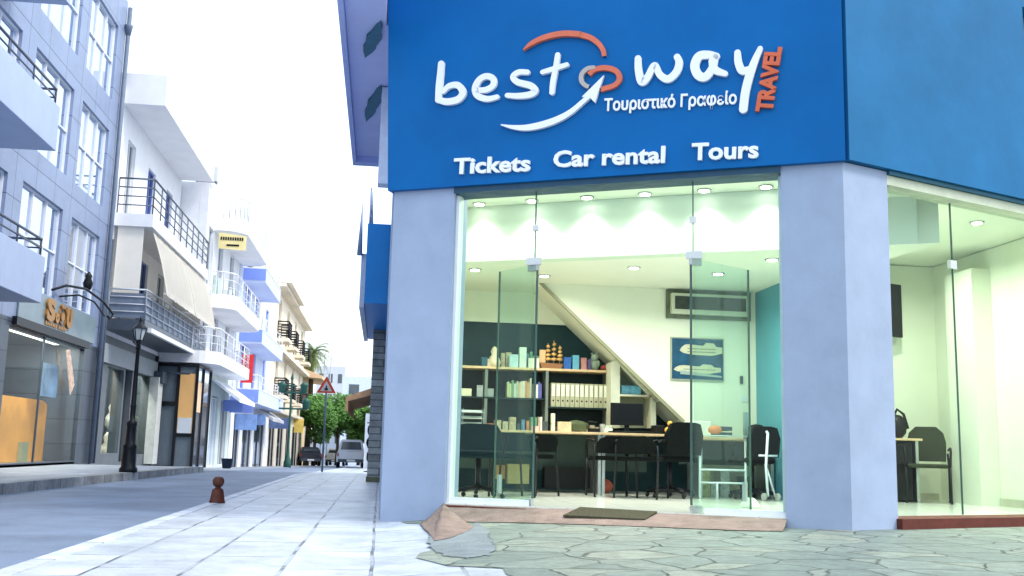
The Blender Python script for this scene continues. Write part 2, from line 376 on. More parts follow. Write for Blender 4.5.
# fascia: main face and right wing
mo = (B+D*.045+N*.09)
fas = w(MB().ext([P(-.04, 3.285, .07), P(4.375, 3.285, .07), P(4.375, 9, .07), P(-.30, 9, .07)], -N*.36), 'fascia', BLUE, shop)
wing = MB()
def wingseg(s0, s1, z0, z1): wing.prism([xy(Q(s0, 0, .06)), xy(Q(s1, 0, .06)), xy(Q(s1, 0, -.25)), xy(Q(s0, 0, -.25))], z0, z1)
wingseg(.02, 2.60, 3.30, 9); wingseg(2.60, 4.2, 3.30, 4.44); wingseg(2.60, 4.2, 5.35, 9); wingseg(4.2, 7, 3.3, 9)
w(wing, 'fascia', BLUE2, shop)
win = w(MB().ext([Q(2.61, 4.45, -.2), Q(4.19, 4.45, -.2), Q(4.19, 5.34, -.2), Q(2.61, 5.34, -.2)], -N2*.01), 'window', DGLASS, shop)
fr = MB()
for a, b in (((2.61, 4.45), (4.19, 4.49)), ((2.61, 5.12), (4.19, 5.34)), ((2.61, 4.49), (2.65, 5.12)), ((3.3, 4.49), (3.36, 5.12))):
    fr.ext([Q(a[0], a[1], -.08), Q(b[0], a[1], -.08), Q(b[0], b[1], -.08), Q(a[0], b[1], -.08)], -N2*.1)
w(fr, 'frame', DKGREY, win)
# dark lip under the fascia + metal header over the glass
w(MB().prism([xy(P(.67, 0, .03)), xy(P(3.82, 0, .03)), xy(P(3.82, 0, -.25)), xy(P(.67, 0, -.25))], 3.225, 3.283), 'header', mat('teal_header', (.02, .07, .13), .5), shop)
w(MB().prism([xy(Q(.56, 0, .03)), xy(Q(7, 0, .03)), xy(Q(7, 0, -.25)), xy(Q(.56, 0, -.25))], 3.26, 3.297), 'header', mat('green_header', (.01, .10, .16), .5), shop)
w(MB().prism([xy(Q(.56, 0, .0)), xy(Q(7, 0, .0)), xy(Q(7, 0, -.2)), xy(Q(.56, 0, -.2))], 3.17, 3.258), 'header', mat('cream_header', (.5, .55, .42), .5), shop)
# steps
w(MB().prism([xy(P(.66, 0, .04)), xy(P(1.5, 0, .04)), xy(P(1.5, 0, -.3)), xy(P(.66, 0, -.3))], .0, .19), 'step', REDST, shop)
w(MB().prism([xy(Q(.54, 0, .06)), xy(Q(7, 0, .06)), xy(Q(7, 0, -.3)), xy(Q(.54, 0, -.3))], .1, .222), 'step', REDST, shop)
# street side wall, upper overhang and its soffit
w(MB().box(.02, .3, 10.45, 17.5, -.1, 5.1), 'side_wall', PILLAR, shop)
w(MB().prism([(-.55, 9.2), (-.13, 9.2), (-.13, 10.35), (0.0, 10.45), (.3, 10.6), (.3, 15.4), (-.55, 15.4)], 5.12, 9), 'upper_storey', LAV, shop)
w(MB().box(-.61, -.553, 9.0, 15.6, 5.02, 5.35), 'soffit_edge', mat('lavender_edge', (.42, .50, .85), .6, .05, 3), shop)
w(MB().box(-.553, .02, 15.4, 15.6, 5.02, 5.35), 'soffit_edge', mat('lavender_edge', (.42, .50, .85)), shop)
w(MB().box(-.17, .015, 12.2, 12.42, 3.88, 5.1), 'drain_duct', mat('duct_pale', (.6, .68, .85), .6), shop)
for pa_, pb_ in (((381, 22), (365, 57)), ((381, 86), (366, 121))):
    e0, e1 = G(*pa_, 5.1), G(*pb_, 5.1); e0.z = e1.z = 0; dd = e1-e0; nn = V((-dd.y, dd.x, 0)).normalized(); pts = []
    for sg_ in (1, -1):
        for k in range(10):
            u = k/10 if sg_ > 0 else 1-k/10; q = e0+dd*u+nn*sg_*.075*math.sin(math.pi*u)**.8*(1 if k else 0)*(1.0+.15*math.sin(u*19)); pts.append((q.x, q.y))
    w(MB().prism(pts, 5.085, 5.118), 'leaf_ornament', mat('leaf_teal', (.05, .16, .24), .6, .2, 10), shop)
# the room
w(MB().prism([xy(P(.1, 0, -.02)), xy(P(4.3, 0, -.02)), xy(Q(.1, 0, -.02)), xy(Q(6.5, 0, -.02)), (10.5, 14), (.32, 14), (.32, 10.2)], .1, FZ), 'floor', TILE, shop)
YB = 12.8
CE = 2.84
w(MB().box(.305, .34, 10.45, 13.7, FZ, 3.5), 'inner_wall', INTW, shop)
w(MB().box(.3, 5.1, 13.7, 13.8, FZ, 3.5), 'back_wall', TEAL, shop)
w(MB().box(.345, 2.6, 13.66, 13.695, 2.42, CE), 'beam', INTW, shop)
# front wall with the sloping lower edge of the stair
sx0, sz0 = XZ(543, 281, YB); sx1, sz1 = XZ(690, 426, YB)
w(MB().ext([(sx0, YB, CE), (sx1, YB, sz1), (sx1+.02, YB, FZ), (4.88, YB, FZ), (4.88, YB, CE)], (0, .06, 0)), 'inner_wall', INTW, shop)
st = MB(); k = (sz1-CE)/(sx1-sx0)
st.ext([(sx0+.002, YB+.06, CE), (sx1, YB+.06, sz1), (sx1+.15, YB+.06, sz1), (sx0+.25, YB+.06, CE)], (0, .84, 0))
w(st, 'stair_flight', INTW, shop)
# dark edge strip along the slope (the stringer)
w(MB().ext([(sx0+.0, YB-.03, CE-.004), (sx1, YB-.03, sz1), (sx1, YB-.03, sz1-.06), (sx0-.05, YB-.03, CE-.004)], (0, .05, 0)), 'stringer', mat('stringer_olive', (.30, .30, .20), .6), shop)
w(MB().box(4.80, 4.87, 11.0, YB-.002, FZ, CE), 'blue_wall', INTB, shop)
w(MB().box(4.885, 7.35, YB, YB+.1, FZ, 3.3), 'back_wall', INTW, shop)
w(MB().box(7.3, 7.4, 9.0, YB-.002, FZ, 3.3), 'inner_wall', INTW, shop)
w(MB().box(7.05, 7.298, 11.5, 12.1, FZ, 3.05), 'pilaster', INTW, shop)
w(MB().box(7.28, 7.297, 9.3, 11.49, FZ, .30).box(5.2, 7.25, YB-.02, YB-.003, FZ, .30), 'skirting', mat('skirting', (.5, .5, .38), .5), shop)
# ceilings
bs = P(.1, 0, -1.55); be = P(5.6, 0, -1.55)
w(MB().prism([xy(P(-.2, 0, -1.56)), xy(P(5.2, 0, -1.56)), (5.1, YB+.9), (.1, YB+.9)], CE, 3.46), 'ceiling', INTC, shop)
w(MB().prism([xy(P(-.2, 0, -1.55)), xy(P(5.0, 0, -1.55)), xy(P(5.0, 0, -1.5)), xy(P(-.2, 0, -1.5))], CE-.012, 3.462), 'bulkhead', BULK, shop)
w(MB().prism([xy(P(-.0, 0, -.26)), xy(P(4.35, 0, -.26)), xy(P(5.4, 0, -1.6)), xy(P(-.1, 0, -1.6))], 3.465, 3.6), 'ceiling', INTC, shop)
w(MB().prism([xy(P(4.36, 0, -.3)), xy(Q(7, 0, -.26)), (10.5, 13), (5.11, 13), (5.11, 10.0)], 3.31, 3.55), 'ceiling', INTC, shop)
w(MB().box(.3, 9.0, 10.5, 17.5, 3.62, 5.0) , 'roof_mass', PILLAR, shop)
# glazing -------------------------------------------------------------
GO = -.10
def pane(f, s0, s1, z0, z1, out, n, name='glass_panel', m=None, parent=None, th=.012):
    return w(MB().ext([f(s0, z0, out), f(s1, z0, out), f(s1, z1, out), f(s0, z1, out)], -n*th), name, m or SHOPGREEN, parent or shop)
def clamp(f, s, z, out, n, parent, a=.03, b=.03):
    w(MB().ext([f(s-a, z-b, out+.012), f(s+a, z-b, out+.012), f(s+a, z+b, out+.012), f(s-a, z+b, out+.012)], -n*.036), 'clamp', STEEL, parent)
J1, J2 = 1.49, 3.02
pane(P, .68, J1-.004, .25, 2.50, GO, N); pt = pane(P, .68, J1-.004, 2.506, 3.23, GO, N)
pm = pane(P, J1+.004, J2-.004, 2.52, 3.23, GO, N); clamp(P, J1, 2.86, GO, N, pm); clamp(P, J2, 2.86, GO, N, pm)
p2 = pane(P, J2+.004, 3.815, .25, 3.23, GO, N)
clamp(P, J1-.01, 2.53, GO, N, pt, .075, .035); clamp(P, J2+.01, 2.53, GO, N, p2, .075, .035)
w(MB().prism([xy(P(.67, 0, -.07)), xy(P(J1, 0, -.07)), xy(P(J1, 0, -.14)), xy(P(.67, 0, -.14))], .19, .262), 'glass_rail', RAILW, shop)
w(MB().prism([xy(P(J2+.1, 0, -.07)), xy(P(3.82, 0, -.07)), xy(P(3.82, 0, -.14)), xy(P(J2+.1, 0, -.14))], .2, .258), 'glass_rail', RAILW, shop)
w(MB().ext([P(.67, .19, -.05), P(.70, .19, -.05), P(.70, 3.22, -.05), P(.67, 3.22, -.05)], -N*.12), 'jamb', RAILW, shop)
w(MB().ext([P(3.79, .25, -.07), P(3.82, .25, -.07), P(3.82, 3.22, -.07), P(3.79, 3.22, -.07)], -N*.08), 'jamb', mat('jamb_green', (.45, .6, .6), .3), shop)
# right glazing
q1 = pane(Q, .60, 1.546, .24, 3.16, GO, N2); q2 = pane(Q, 1.554, 3.2, .24, 3.16, GO, N2); pane(Q, 3.208, 5, .24, 3.16, GO, N2)
clamp(Q, 1.55, 2.56, GO, N2, q2, .045, .04); clamp(Q, .62, 2.56, GO, N2, q1, .05, .05)
w(MB().ext([Q(.63, .24, GO+.003), Q(.642, .24, GO+.003), Q(.642, 3.16, GO+.003), Q(.63, 3.16, GO+.003)], -N2*.02), 'edge_strip', mat('glass_edge', (.06, .12, .10), .2), q1)
w(MB().ext([Q(1.549, .24, GO+.003), Q(1.552, .24, GO+.003), Q(1.552, 3.16, GO+.003), Q(1.549, 3.16, GO+.003)], -N2*.02), 'edge_strip', mat('glass_edge', (.06, .12, .10)), q1)
w(MB().ext([P(J1-.005, 2.5, GO+.003), P(J1+.005, 2.5, GO+.003), P(J1+.005, 3.23, GO+.003), P(J1-.005, 3.23, GO+.003)], -N*.02), 'edge_strip', mat('glass_edge'  , (.04, .16, .12)), pt)
w(MB().ext([P(J2-.005, 2.5, GO+.003), P(J2+.005, 2.5, GO+.003), P(J2+.005, 3.23, GO+.003), P(J2-.005, 3.23, GO+.003)], -N*.02), 'edge_strip', mat('glass_edge', (.06, .12, .10)), p2)
# the two open glass doors
def door(hs, ex, ey):
    h = P(hs, 0, GO); e = V((ex, ey, 0)); dd = (e-h); ln = dd.length; dd.normalize(); nn = V((dd.y, -dd.x, 0))
    d = w(MB().ext([h+V((0, 0, .215)), e+V((0, 0, .215)), e+V((0, 0, 2.5)), h+V((0, 0, 2.5))], nn*.012), 'glass_door', DOORG, shop)
    def fit(a, b, z0, z1, nm, m=STEEL, t=.04):
        c = nn*(.006-t/2)
        w(MB().ext([h+dd*a+c+V((0, 0, z0)), h+dd*b+c+V((0, 0, z0)), h+dd*b+c+V((0, 0, z1)), h+dd*a+c+V((0, 0, z1))], nn*t), nm, m, d)
    fit(-.01, .12, .213, .275, 'patch_fitting'); fit(-.01, .12, 2.44, 2.505, 'patch_fitting')
    fit(ln-.008, ln+.004, .22, 2.5, 'door_edge', MATS['glass_edge'], .016); fit(-.012, -.002, .28, 2.44, 'door_edge', MATS['glass_edge'], .02)
    fit(ln-.10, ln-.07, .3, .48, 'door_pull')
    return d
door(J1+.02, 1.12, 10.15); door(J2-.02, 3.46, 9.42)
# ------------------------------------------------------------------ concrete threshold ramp, mat, cement patch (ground patches)
def poly3(name, pts, m, kind='structure'):
    mb = MB(); mb.bm.faces.new([mb.bm.verts.new(V(p)) for p in pts]); bmesh.ops.triangulate(mb.bm, faces=mb.bm.faces[:])
    o = mb.build(name, m)
    if kind: o['kind'] = kind
    return o
def gnd(px, py, up=.012):
    p = G(px, py, .03)
    for _ in range(6): p = G(px, py, gz(p.x, p.y)+up)
    return p
mb = MB()
topS = [.64, 1.0, 1.5, 2.0, 2.5, 3.0, 3.5, 3.83]
tp = [P(s, .205, -.05) for s in topS]
def gp(s_, out, up=.010):
    q = P(s_, 0, out); return V((q.x, q.y, gz(q.x, q.y)+up))
bp_ = [gp(*q) for q in ((.90, .36), (1.16, .37), (1.6, .42), (2.08, .47), (2.55, .50), (3.02, .56), (3.45, .60), (3.83, .46))]
for i in range(7): mb.bm.faces.new([mb.bm.verts.new(v) for v in (bp_[i], bp_[i+1], tp[i+1], tp[i])])
wl = [bp_[0], gnd(474, 527), gnd(463, 533), gnd(450, 538), gnd(435, 541), gnd(430, 534), gnd(424, 529), gnd(420, 523), gp(.62, .015)]
def wm(p, u): q = tp[0]*(1-u)+p*u; q.z = p.z+(tp[0].z-p.z)*(1-u)**1.7+.012*math.sin(u*3.1); return q
US = (0, .2, .4, .6, .8, 1)
for a, b in zip(wl[:-1], wl[1:]):
    for u, v_ in zip(US, US[1:]):
        q = [wm(a, v_), wm(a, u), wm(b, u), wm(b, v_)]
        if u == 0: q = [q[0], q[1], q[3]]
        mb.bm.faces.new([mb.bm.verts.new(z_) for z_ in q])
bmesh.ops.remove_doubles(mb.bm, verts=mb.bm.verts, dist=.001); bmesh.ops.subdivide_edges(mb.bm, edges=mb.bm.edges[:], cuts=2, use_grid_fill=True)
for f in mb.bm.faces: f.smooth = True
for v in mb.bm.verts: v.co += V((random.uniform(-.006, .006), random.uniform(-.006, .006), random.uniform(0, .003)))
bmesh.ops.recalc_face_normals(mb.bm, faces=mb.bm.faces)
o = mb.build('threshold_ramp', CONC); o['kind'] = 'structure'
def drape(name, pts, m, up):
    mb = MB(); mb.bm.faces.new([mb.bm.verts.new((p.x, p.y, 0)) for p in pts]); bmesh.ops.triangulate(mb.bm, faces=mb.bm.faces[:])
    for _ in range(3): bmesh.ops.subdivide_edges(mb.bm, edges=mb.bm.edges[:], cuts=1, use_grid_fill=True)
    for v in mb.bm.verts:
        if v.is_boundary: v.co.x += random.uniform(-.022, .022); v.co.y += random.uniform(-.05, .05)
    for v in mb.bm.verts: v.co.z = gz(v.co.x, v.co.y)+up
    bmesh.ops.recalc_face_normals(mb.bm, faces=mb.bm.faces)
    o = mb.build(name, m); o['kind'] = 'structure'; return o
drape('cement_patch', [gnd(x, y, .009) for x, y in ((430, 536), (428, 545), (434, 551), (446, 556), (470, 558), (490, 555), (497, 549), (492, 541), (488, 532), (477, 522), (462, 531), (445, 536))], CONCG, .010)
def rampz(px, py):  # ramp surface between threshold and its lower edge near px
    i = max(0, min(6, int((px-476)/42)));
    a = tp[3]; b = bp_[3]; n = (tp[6]-tp[1]).cross(bp_[3]-tp[3]).normalized(); r = ray(px, py); return CAM+r*((a-CAM).dot(n)/r.dot(n))
mb = MB(); mp = [rampz(580, 509.5)+V((0, 0, .018)), rampz(657, 514)+V((0, 0, .018)), rampz(645, 522)+V((0, 0, .02)), rampz(563, 518)+V((0, 0, .02))]
mb.ext([p-V((0, 0, .014)) for p in mp], (0, 0, .02))
single('door_mat', mb, MATG, 'dark olive door mat lying on the concrete threshold', 'door mat')

# ------------------------------------------------------------------ sign lettering on the fascia
sign = thing('shop_sign', 'raised white and red lettering on the blue fascia', 'sign', P(2.0, 3.45, .075))
def catmull(pts, n=8):
    out = []; K = len(pts)
    for i in range(K-1):
        p0, p1, p2, p3 = pts[max(i-1, 0)], pts[i], pts[i+1], pts[min(i+2, K-1)]
        for k in range(n):
            t = k/n
            out.append(tuple(.5*((2*b)+(-a+c)*t+(2*a-5*b+4*c-d)*t*t+(-a+3*b-3*c+d)*t**3) for a, b, c, d in zip(p0, p1, p2, p3)))
    out.append(pts[-1]); return out
_lift = [0]
def stroke(mb, pts, smooth=True, caps=True, depth=.035):
    """pts: (px, py, width px); outline built on the fascia face and extruded off it"""
    pp = catmull(pts) if smooth else pts
    q = [(*fs(a, b, .07), wd) for a, b, wd in pp]
    sc_ = .00885
    L_, R_ = [], []
    for i, (x, z, wd) in enumerate(q):
        a, b = q[max(i-1, 0)], q[min(i+1, len(q)-1)]; t = V((b[0]-a[0], b[1]-a[1])).normalized(); nn = V((-t.y, t.x))*wd*sc_*.5
        L_.append(V((x, z))+nn); R_.append(V((x, z))-nn)
    _lift[0] += 1; lift = .0012*(_lift[0] % 7)
    tb = bmesh.new(); top = .074+depth+lift
    def vv(p, o_): return tb.verts.new(P(p.x, p.y, o_))
    for i in range(len(q)-1):
        a, b, c, d = L_[i], L_[i+1], R_[i+1], R_[i]
        T = [vv(p, top) for p in (a, b, c, d)]; Bt = [vv(p, .075) for p in (a, b, c, d)]
        tb.faces.new(T); tb.faces.new((T[0], T[1], Bt[1], Bt[0])); tb.faces.new((T[3], T[2], Bt[2], Bt[3]))
    if caps:
        for idx in (0, -1):
            x, z, wd = q[idx]; r = wd*sc_*.5
            ring = [V((x+r*math.cos(k*math.pi/8), z+r*math.sin(k*math.pi/8))) for k in range(16)]
            T = [vv(p, top+.0004) for p in ring]; Bt = [vv(p, .075) for p in ring]; tb.faces.new(T)
            for k in range(16): tb.faces.new((T[k], T[(k+1) % 16], Bt[(k+1) % 16], Bt[k]))
    bmesh.ops.remove_doubles(tb, verts=tb.verts, dist=.0002)
    bmesh.ops.recalc_face_normals(tb, faces=tb.faces); mb.merge(tb)
def zr(x0, y0, s, pts): return [(x0+a/s, y0+b/s, wd/s) for a, b, wd in pts]
R1 = lambda pts: zr(430, 40, 5.12, pts)
R2 = lambda pts: zr(500, 20, 4.8, pts)
R3 = lambda pts: zr(590, 30, 4.876, pts)
letters = [
    (R1, [[(64, 128, 38), (60, 180, 40), (54, 240, 42), (50, 312, 40)], [(52, 312, 36), (95, 322, 40), (150, 310, 42), (175, 275, 42), (150, 238, 38), (105, 242, 34), (75, 270, 28)]]),
    (R1, [[(236, 262, 30), (290, 262, 34), (328, 240, 36), (330, 205, 36), (295, 192, 36), (258, 212, 38), (238, 255, 40), (252, 292, 38), (300, 308, 34), (350, 298, 28)]]),
    (R1, [[(505, 172, 30), (460, 172, 32), (432, 195, 34), (455, 222, 36), (520, 240, 38), (545, 265, 38), (520, 285, 38), (460, 293, 34), (402, 290, 28)]]),
    (R1, [[(660, 84, 30), (648, 160, 32), (636, 220, 32), (630, 276, 28)], [(582, 172, 26), (640, 155, 30), (706, 134, 26)]]),
    (R3, [[(238, 145, 34), (240, 200, 38), (256, 258, 42), (285, 235, 38), (318, 178, 34), (345, 225, 36), (385, 245, 40), (425, 210, 40), (438, 165, 38), (428, 138, 34)]]),
    (R3, [[(620, 135, 34), (580, 128, 42), (535, 135, 46), (514, 180, 46), (530, 225, 46), (565, 235, 44), (598, 195, 40), (612, 140, 36)], [(598, 160, 36), (612, 200, 40), (662, 220, 28)]]),
    (R3, [[(722, 118, 32), (726, 165, 38), (745, 205, 40), (785, 200, 38)], [(832, 98, 26), (805, 160, 36), (780, 230, 42), (760, 310, 42), (750, 392, 42)]]),
]
for fn, sts in letters:
    mb = MB()
    for s_ in sts: stroke(mb, fn(s_))
    w(mb, 'letter', LETW, sign)
mb = MB(); stroke(mb, R1([(370, 440, 5), (430, 452, 22), (500, 455, 34), (580, 440, 38), (660, 412, 36), (730, 372, 30), (800, 312, 26), (838, 282, 24)]), caps=False)
q = [fs(*p[:2], .07) for p in R1([(896, 188, 0), (850, 328, 0), (826, 303, 0), (784, 298, 0)])]
mb.ext([P(a, z, .116) for a, z in q], -N*.04); w(mb, 'arrow', LETW, sign)
mb = MB(); stroke(mb, R2([(118, 152, 4), (150, 124, 22), (200, 98, 28), (260, 80, 30), (320, 72, 30), (390, 76, 30)]), caps=False)
stroke(mb, R2([(388, 76, 30), (440, 92, 28), (478, 120, 26), (498, 150, 24), (504, 180, 20)]), caps=False); w(mb, 'arc', ARC, sign)
mb = MB(); stroke(mb, R2([(432, 268, 26), (460, 244, 26), (510, 236, 28), (560, 250, 28), (578, 285, 28), (555, 318, 26), (500, 336, 26), (490, 338, 24)]), caps=False)
w(mb, 'ring', ARC, sign)
mb = MB(); stroke(mb, R2([(462, 232, 16), (425, 240, 24), (398, 265, 24), (396, 298, 24), (415, 320, 22), (432, 326, 20)]), caps=False); w(mb, 'ring', ARCG, sign)

def text_mesh(txt, bold=.0, ext=.05):
    cu = bpy.data.curves.new('txt', 'FONT'); cu.body = txt; cu.size = 1; cu.offset = bold; cu.extrude = ext; cu.resolution_u = 3
    ob = bpy.data.objects.new('txt', cu); COL.objects.link(ob); dg = bpy.context.evaluated_depsgraph_get()
    me = bpy.data.meshes.new_from_object(ob.evaluated_get(dg)); bpy.data.objects.remove(ob); bpy.data.curves.remove(cu)
    me.materials.clear(); return me
def put_text(txt, o0, ux, uz, un, width, height, name, m, parent, bold=.02, cap='H', shear=0, depth=.03):
    """txt's box is fitted to width x cap height along ux/uz from o0, standing off along un"""
    me = text_mesh(txt, bold, .5); xs = [v.co.x for v in me.vertices]; x0, x1 = min(xs), max(xs)
    ref = text_mesh(cap, bold, .5); ch = max(v.co.y for v in ref.vertices)
    bpy.data.meshes.remove(ref)
    ux, uz, un = V(ux), V(uz), V(un)
    for v in me.vertices:
        a = (v.co.x-x0)/(x1-x0)*width; b = v.co.y/ch*height; v.co = V(o0)+ux*(a+shear*b)+uz*b+un*((v.co.z+.5)*depth)
    bm = bmesh.new(); bm.from_mesh(me); bpy.data.meshes.remove(me)
    bmesh.ops.recalc_face_normals(bm, faces=bm.faces)
    mb = MB(); mb.bm.free(); mb.bm = bm; return w(mb, name, m, parent)
def face_text(txt, a, b, hpx, name, m, bold=.03, cap='H', depth=.03, sp=.0):
    (s0, z0), (s1, z1) = fs(*a, .07), fs(*b, .07); d = V((s1-s0, z1-z0)); wd = d.length; d.normalize()
    ux = D*d.x+V((0, 0, 1))*d.y; uz = D*(-d.y)+V((0, 0, 1))*d.x
    hh = hpx*.0091
    return put_text(txt, P(s0, z0, .075), ux, uz, N, wd, hh, name, m, sign, bold, cap, 0, depth)
face_text('Τουριστικό Γραφείο', (604.5, 111.5), (737, 104.2), 12.5, 'subtitle_lettering', LETW, .025, depth=.02)
face_text('Tickets', (454.5, 174.4), (531, 171.2), 17.0, 'service_lettering', LETW, .030)
face_text('Car rental', (554, 167.6), (665.5, 163.0), 17.0, 'service_lettering', LETW, .030)
face_text('Tours', (692, 160.6), (758.8, 158.0), 17.0, 'service_lettering', LETW, .030)
a_ = (771.5, 113.5); b_ = (781.5, 48.5)
face_text('TRAVEL', a_, b_, 15.5, 'side_lettering', LETR, .05, depth=.035)

# ------------------------------------------------------------------ left street buildings
def wall_open(x0, x1, y0, y1, z0, z1, ops):
    """wall slab between x0..x1 with rectangular openings (ya, yb, za, zb) cut out"""
    ys = sorted({y0, y1, *[o[0] for o in ops], *[o[1] for o in ops]}); zs = sorted({z0, z1, *[o[2] for o in ops], *[o[3] for o in ops]})
    ys = [y for y in ys if y0 <= y <= y1]; zs = [z for z in zs if z0 <= z <= z1]; mb = MB()
    for i in range(len(ys)-1):
        run = None
        for j in range(len(zs)-1):
            cy, cz = (ys[i]+ys[i+1])/2, (zs[j]+zs[j+1])/2
            solid = not any(o[0] < cy < o[1] and o[2] < cz < o[3] for o in ops)
            if solid: run = (run[0] if run else zs[j], zs[j+1])
            if run and (not solid or j == len(zs)-2): mb.box(x0, x1, ys[i], ys[i+1], run[0], run[1]); run = None
    return mb
def window(parent, x, y0, y1, z0, z1, m=MIRROR, fm=RAILW, cols=2, rows=1, depth=.12, fw=.035, name='window'):
    wi = w(MB().box(x-depth-.02, x-depth, y0, y1, z0, z1), name, m, parent)
    f = MB(); a = x-depth+.001; b = a+.05
    f.box(a, b, y0, y1, z0, z0+fw).box(a, b, y0, y1, z1-fw, z1)
    for i in range(cols+1):
        y = y0+(y1-y0-fw)*i/cols; f.box(a, b-.002, y, y+fw, z0+fw, z1-fw)
    for j in range(1, rows):
        z = z0+(z1-z0)*j/rows; f.box(a, b-.006, y0, y1, z-fw/2, z+fw/2)
    w(f, 'frame', fm, wi); return wi
def railing(parent, path, z, h=.95, bars=4, m=RAILD, post=.9, r=.018, pr=.02, name='railing', solid=None):
    mb = MB(); path = [V((p[0], p[1], 0)) for p in path]
    for k in range(bars):
        zz = z+h*(1-k/bars); mb.tube([p+V((0, 0, zz)) for p in path], r if k else r*1.5, 6)
    for a, b in zip(path, path[1:]):
        n_ = max(1, round((b-a).length/post))
        for i in range(n_+1):
            p = a+(b-a)*i/n_; mb.tube([p+V((0, 0, z)), p+V((0, 0, z+h))], pr, 6)
    return w(mb, name, m, parent)

# ---- grey clad building
b1 = thing('clad_building', 'tall grey blue clad building with large window bands and a dark shopfront', 'building', (-9, 22, 0))
ops = [(21.25, 23.9, z, z+2.05) for z in (3.82, 6.67, 9.55)]+[(24.6, 27.0, z, z+2.05) for z in (3.82, 6.67, 9.55)]+[(16.6, 20.4, z, z+2.2) for z in (3.6, 6.5, 9.4)]
ops_all = ops+[(21.3, 26.55, .17, 2.98)]
w(wall_open(-7.7, -7.4, 12, 27.75, 3.08, 12.6, ops), 'upper_wall', CLAD, b1)
w(wall_open(-7.7, -7.4, 12, 27.75, .1, 3.08, [(21.3, 26.55, .17, 2.93)]), 'shop_wall', CLADD, b1)
w(MB().box(-16, -9.6, 12, 27.75, 0, 12.6).box(-9.6, -7.705, 12, 27.75, 3.1, 12.6).box(-9.6, -7.705, 12, 21.2, 0, 3.1).box(-9.6, -7.705, 26.7, 27.75, 0, 3.1), 'body', CLADD, b1)
for o_ in ops: window(b1, -7.4, *o_, cols=3 if o_[0] > 20 else 4, rows=1 if o_[0] < 20 else 2)
sw = w(MB().box(-7.46, -7.45, 21.3, 26.55, .17, 2.93), 'shop_window', SHOPW, b1)
w(MB().box(-7.5, -7.40, 21.3, 26.55, .12, .2).box(-7.47, -7.43, 23.6, 23.64, .2, 2.93), 'frame', DKGREY, sw)
w(MB().box(-7.42, -7.30, 21.4, 26.6, 2.95, 3.12), 'lintel', BLACK, b1)
w(MB().box(-7.39, -7.36, 21.6, 27.2, 3.13, 3.78), 'sign_panel', mat('sign_panel_grey', (.20, .27, .30), .3, .1, 2), b1)
w(MB().box(-9.58, -7.5, 21.3, 26.6, .1, .16), 'shop_floor', mat('shop_floor_pale', (.4, .38, .34), .4), b1)
# shop interior pieces
orangem = mat('orange_display', (.78, .34, .07), .6, .18, 1.5)
pan = MB(); arch = []
pa = PX(2, 462, -8.2).y; pb = PX(50, 440, -8.2).y; zt = PX(25, 398, -8.2).z
pts = [(21.5, .17), (21.5, zt), (pb-.9, zt)]+[(pb-.9+.9*math.sin(a), zt-.9+.9*math.cos(a)) for a in [i*math.pi/16 for i in range(1, 9)]]+[(pb, .17)]
pan.ext([(-8.2, a, b) for a, b in pts], (-.08, 0, 0)); w(pan, 'display_panel', orangem, b1)
w(MB().box(-9.5, -9.45, 21.3, 26.6, .16, 3.0), 'shop_back_wall', mat('shop_brown', (.13, .085, .05), .7, .3, 1), b1)
a_, b_ = PX(43, 362, -7.9), PX(56, 398, -7.9)
w(MB().box(-7.92, -7.9, a_.y, b_.y, b_.z, a_.z), 'poster', mat('poster_blue', (.35, .5, .75), .5, .3, 3), b1)
w(MB().box(-8.6, -8.1, 24.9, 25.3, .17, .62), 'display_plinth', mat('olive_plinth', (.3, .32, .2), .6), b1)
# hanging banner, diamond patterned
p1 = PX(67, 349, -7.33); p2_ = PX(73, 386, -7.33)
w(MB().ext([(-7.35, 24.9, 2.75), (-7.35, 25.15, 2.8), (-7.35, 25.75, 2.0), (-7.35, 25.5, 1.75)], (.02, 0, 0)), 'banner', mat('banner_peach', (.75, .5, .38), .6, .5, 9), b1)
# letters on its panel
sg = thing('gold_shop_sign', 'gold lettering above the grey building shop window', 'sign', (-7.35, 24.2, 3.3))
put_text('S', (-7.355, 23.2, 3.30), (0, 1, 0), (0, 0, 1), (1, 0, 0), .55, .46, 'letter', GOLD, sg, .06, 'H', 0, .05)
put_text('o', (-7.355, 23.82, 3.30), (0, 1, 0), (0, 0, 1), (1, 0, 0), .26, .30, 'letter', GOLD, sg, .06, 'H', 0, .05)
put_text('Ö', (-7.355, 24.05, 3.30), (0, 1, 0), (0, 0, 1), (1, 0, 0), .55, .36, 'letter', GOLD, sg, .06, 'H', 0, .05)
put_text('U', (-7.355, 24.62, 3.30), (0, 1, 0), (0, 0, 1), (1, 0, 0), .42, .42, 'letter', GOLD, sg, .08, 'H', 0, .05)
mb = MB(); y = 23.25
for i in range(13):
    if i == 7: y += .09; continue
    mb.box(-7.355, -7.335, y, y+.085, 3.17, 3.17+.085); y += .118
w(mb, 'small_lettering', GOLD, sg)
# wrought bracket lamp
lb = thing('bracket_lamp', 'black wrought iron scroll bracket above the gold sign', 'lamp', (-7.35, 25.5, 3.9))
mb = MB(); c0 = (-7.38, 25.2, 4.0)
mb.tube([(-7.38, 23.6, 3.98), (-7.2, 24.0, 4.15), (-7.0, 24.8, 4.2), (-6.8, 25.6, 4.02), (-6.7, 26.2, 3.8), (-6.72, 26.1, 3.66), (-6.75, 25.9, 3.7)], .03, 6)
mb.tube([(-7.38, 24.2, 3.92), (-7.15, 24.8, 4.05), (-6.95, 25.4, 3.98), (-6.85, 26.0, 3.72)], .022, 6)
w(mb, 'scroll_arm', BLACK, lb)
w(MB().lathe([(.03, 0), (.09, .05), (.12, .18), (.07, .3), (.09, .36), (.02, .46)], (-7.05, 25.1, 4.2), 10), 'finial', BLACK, lb)
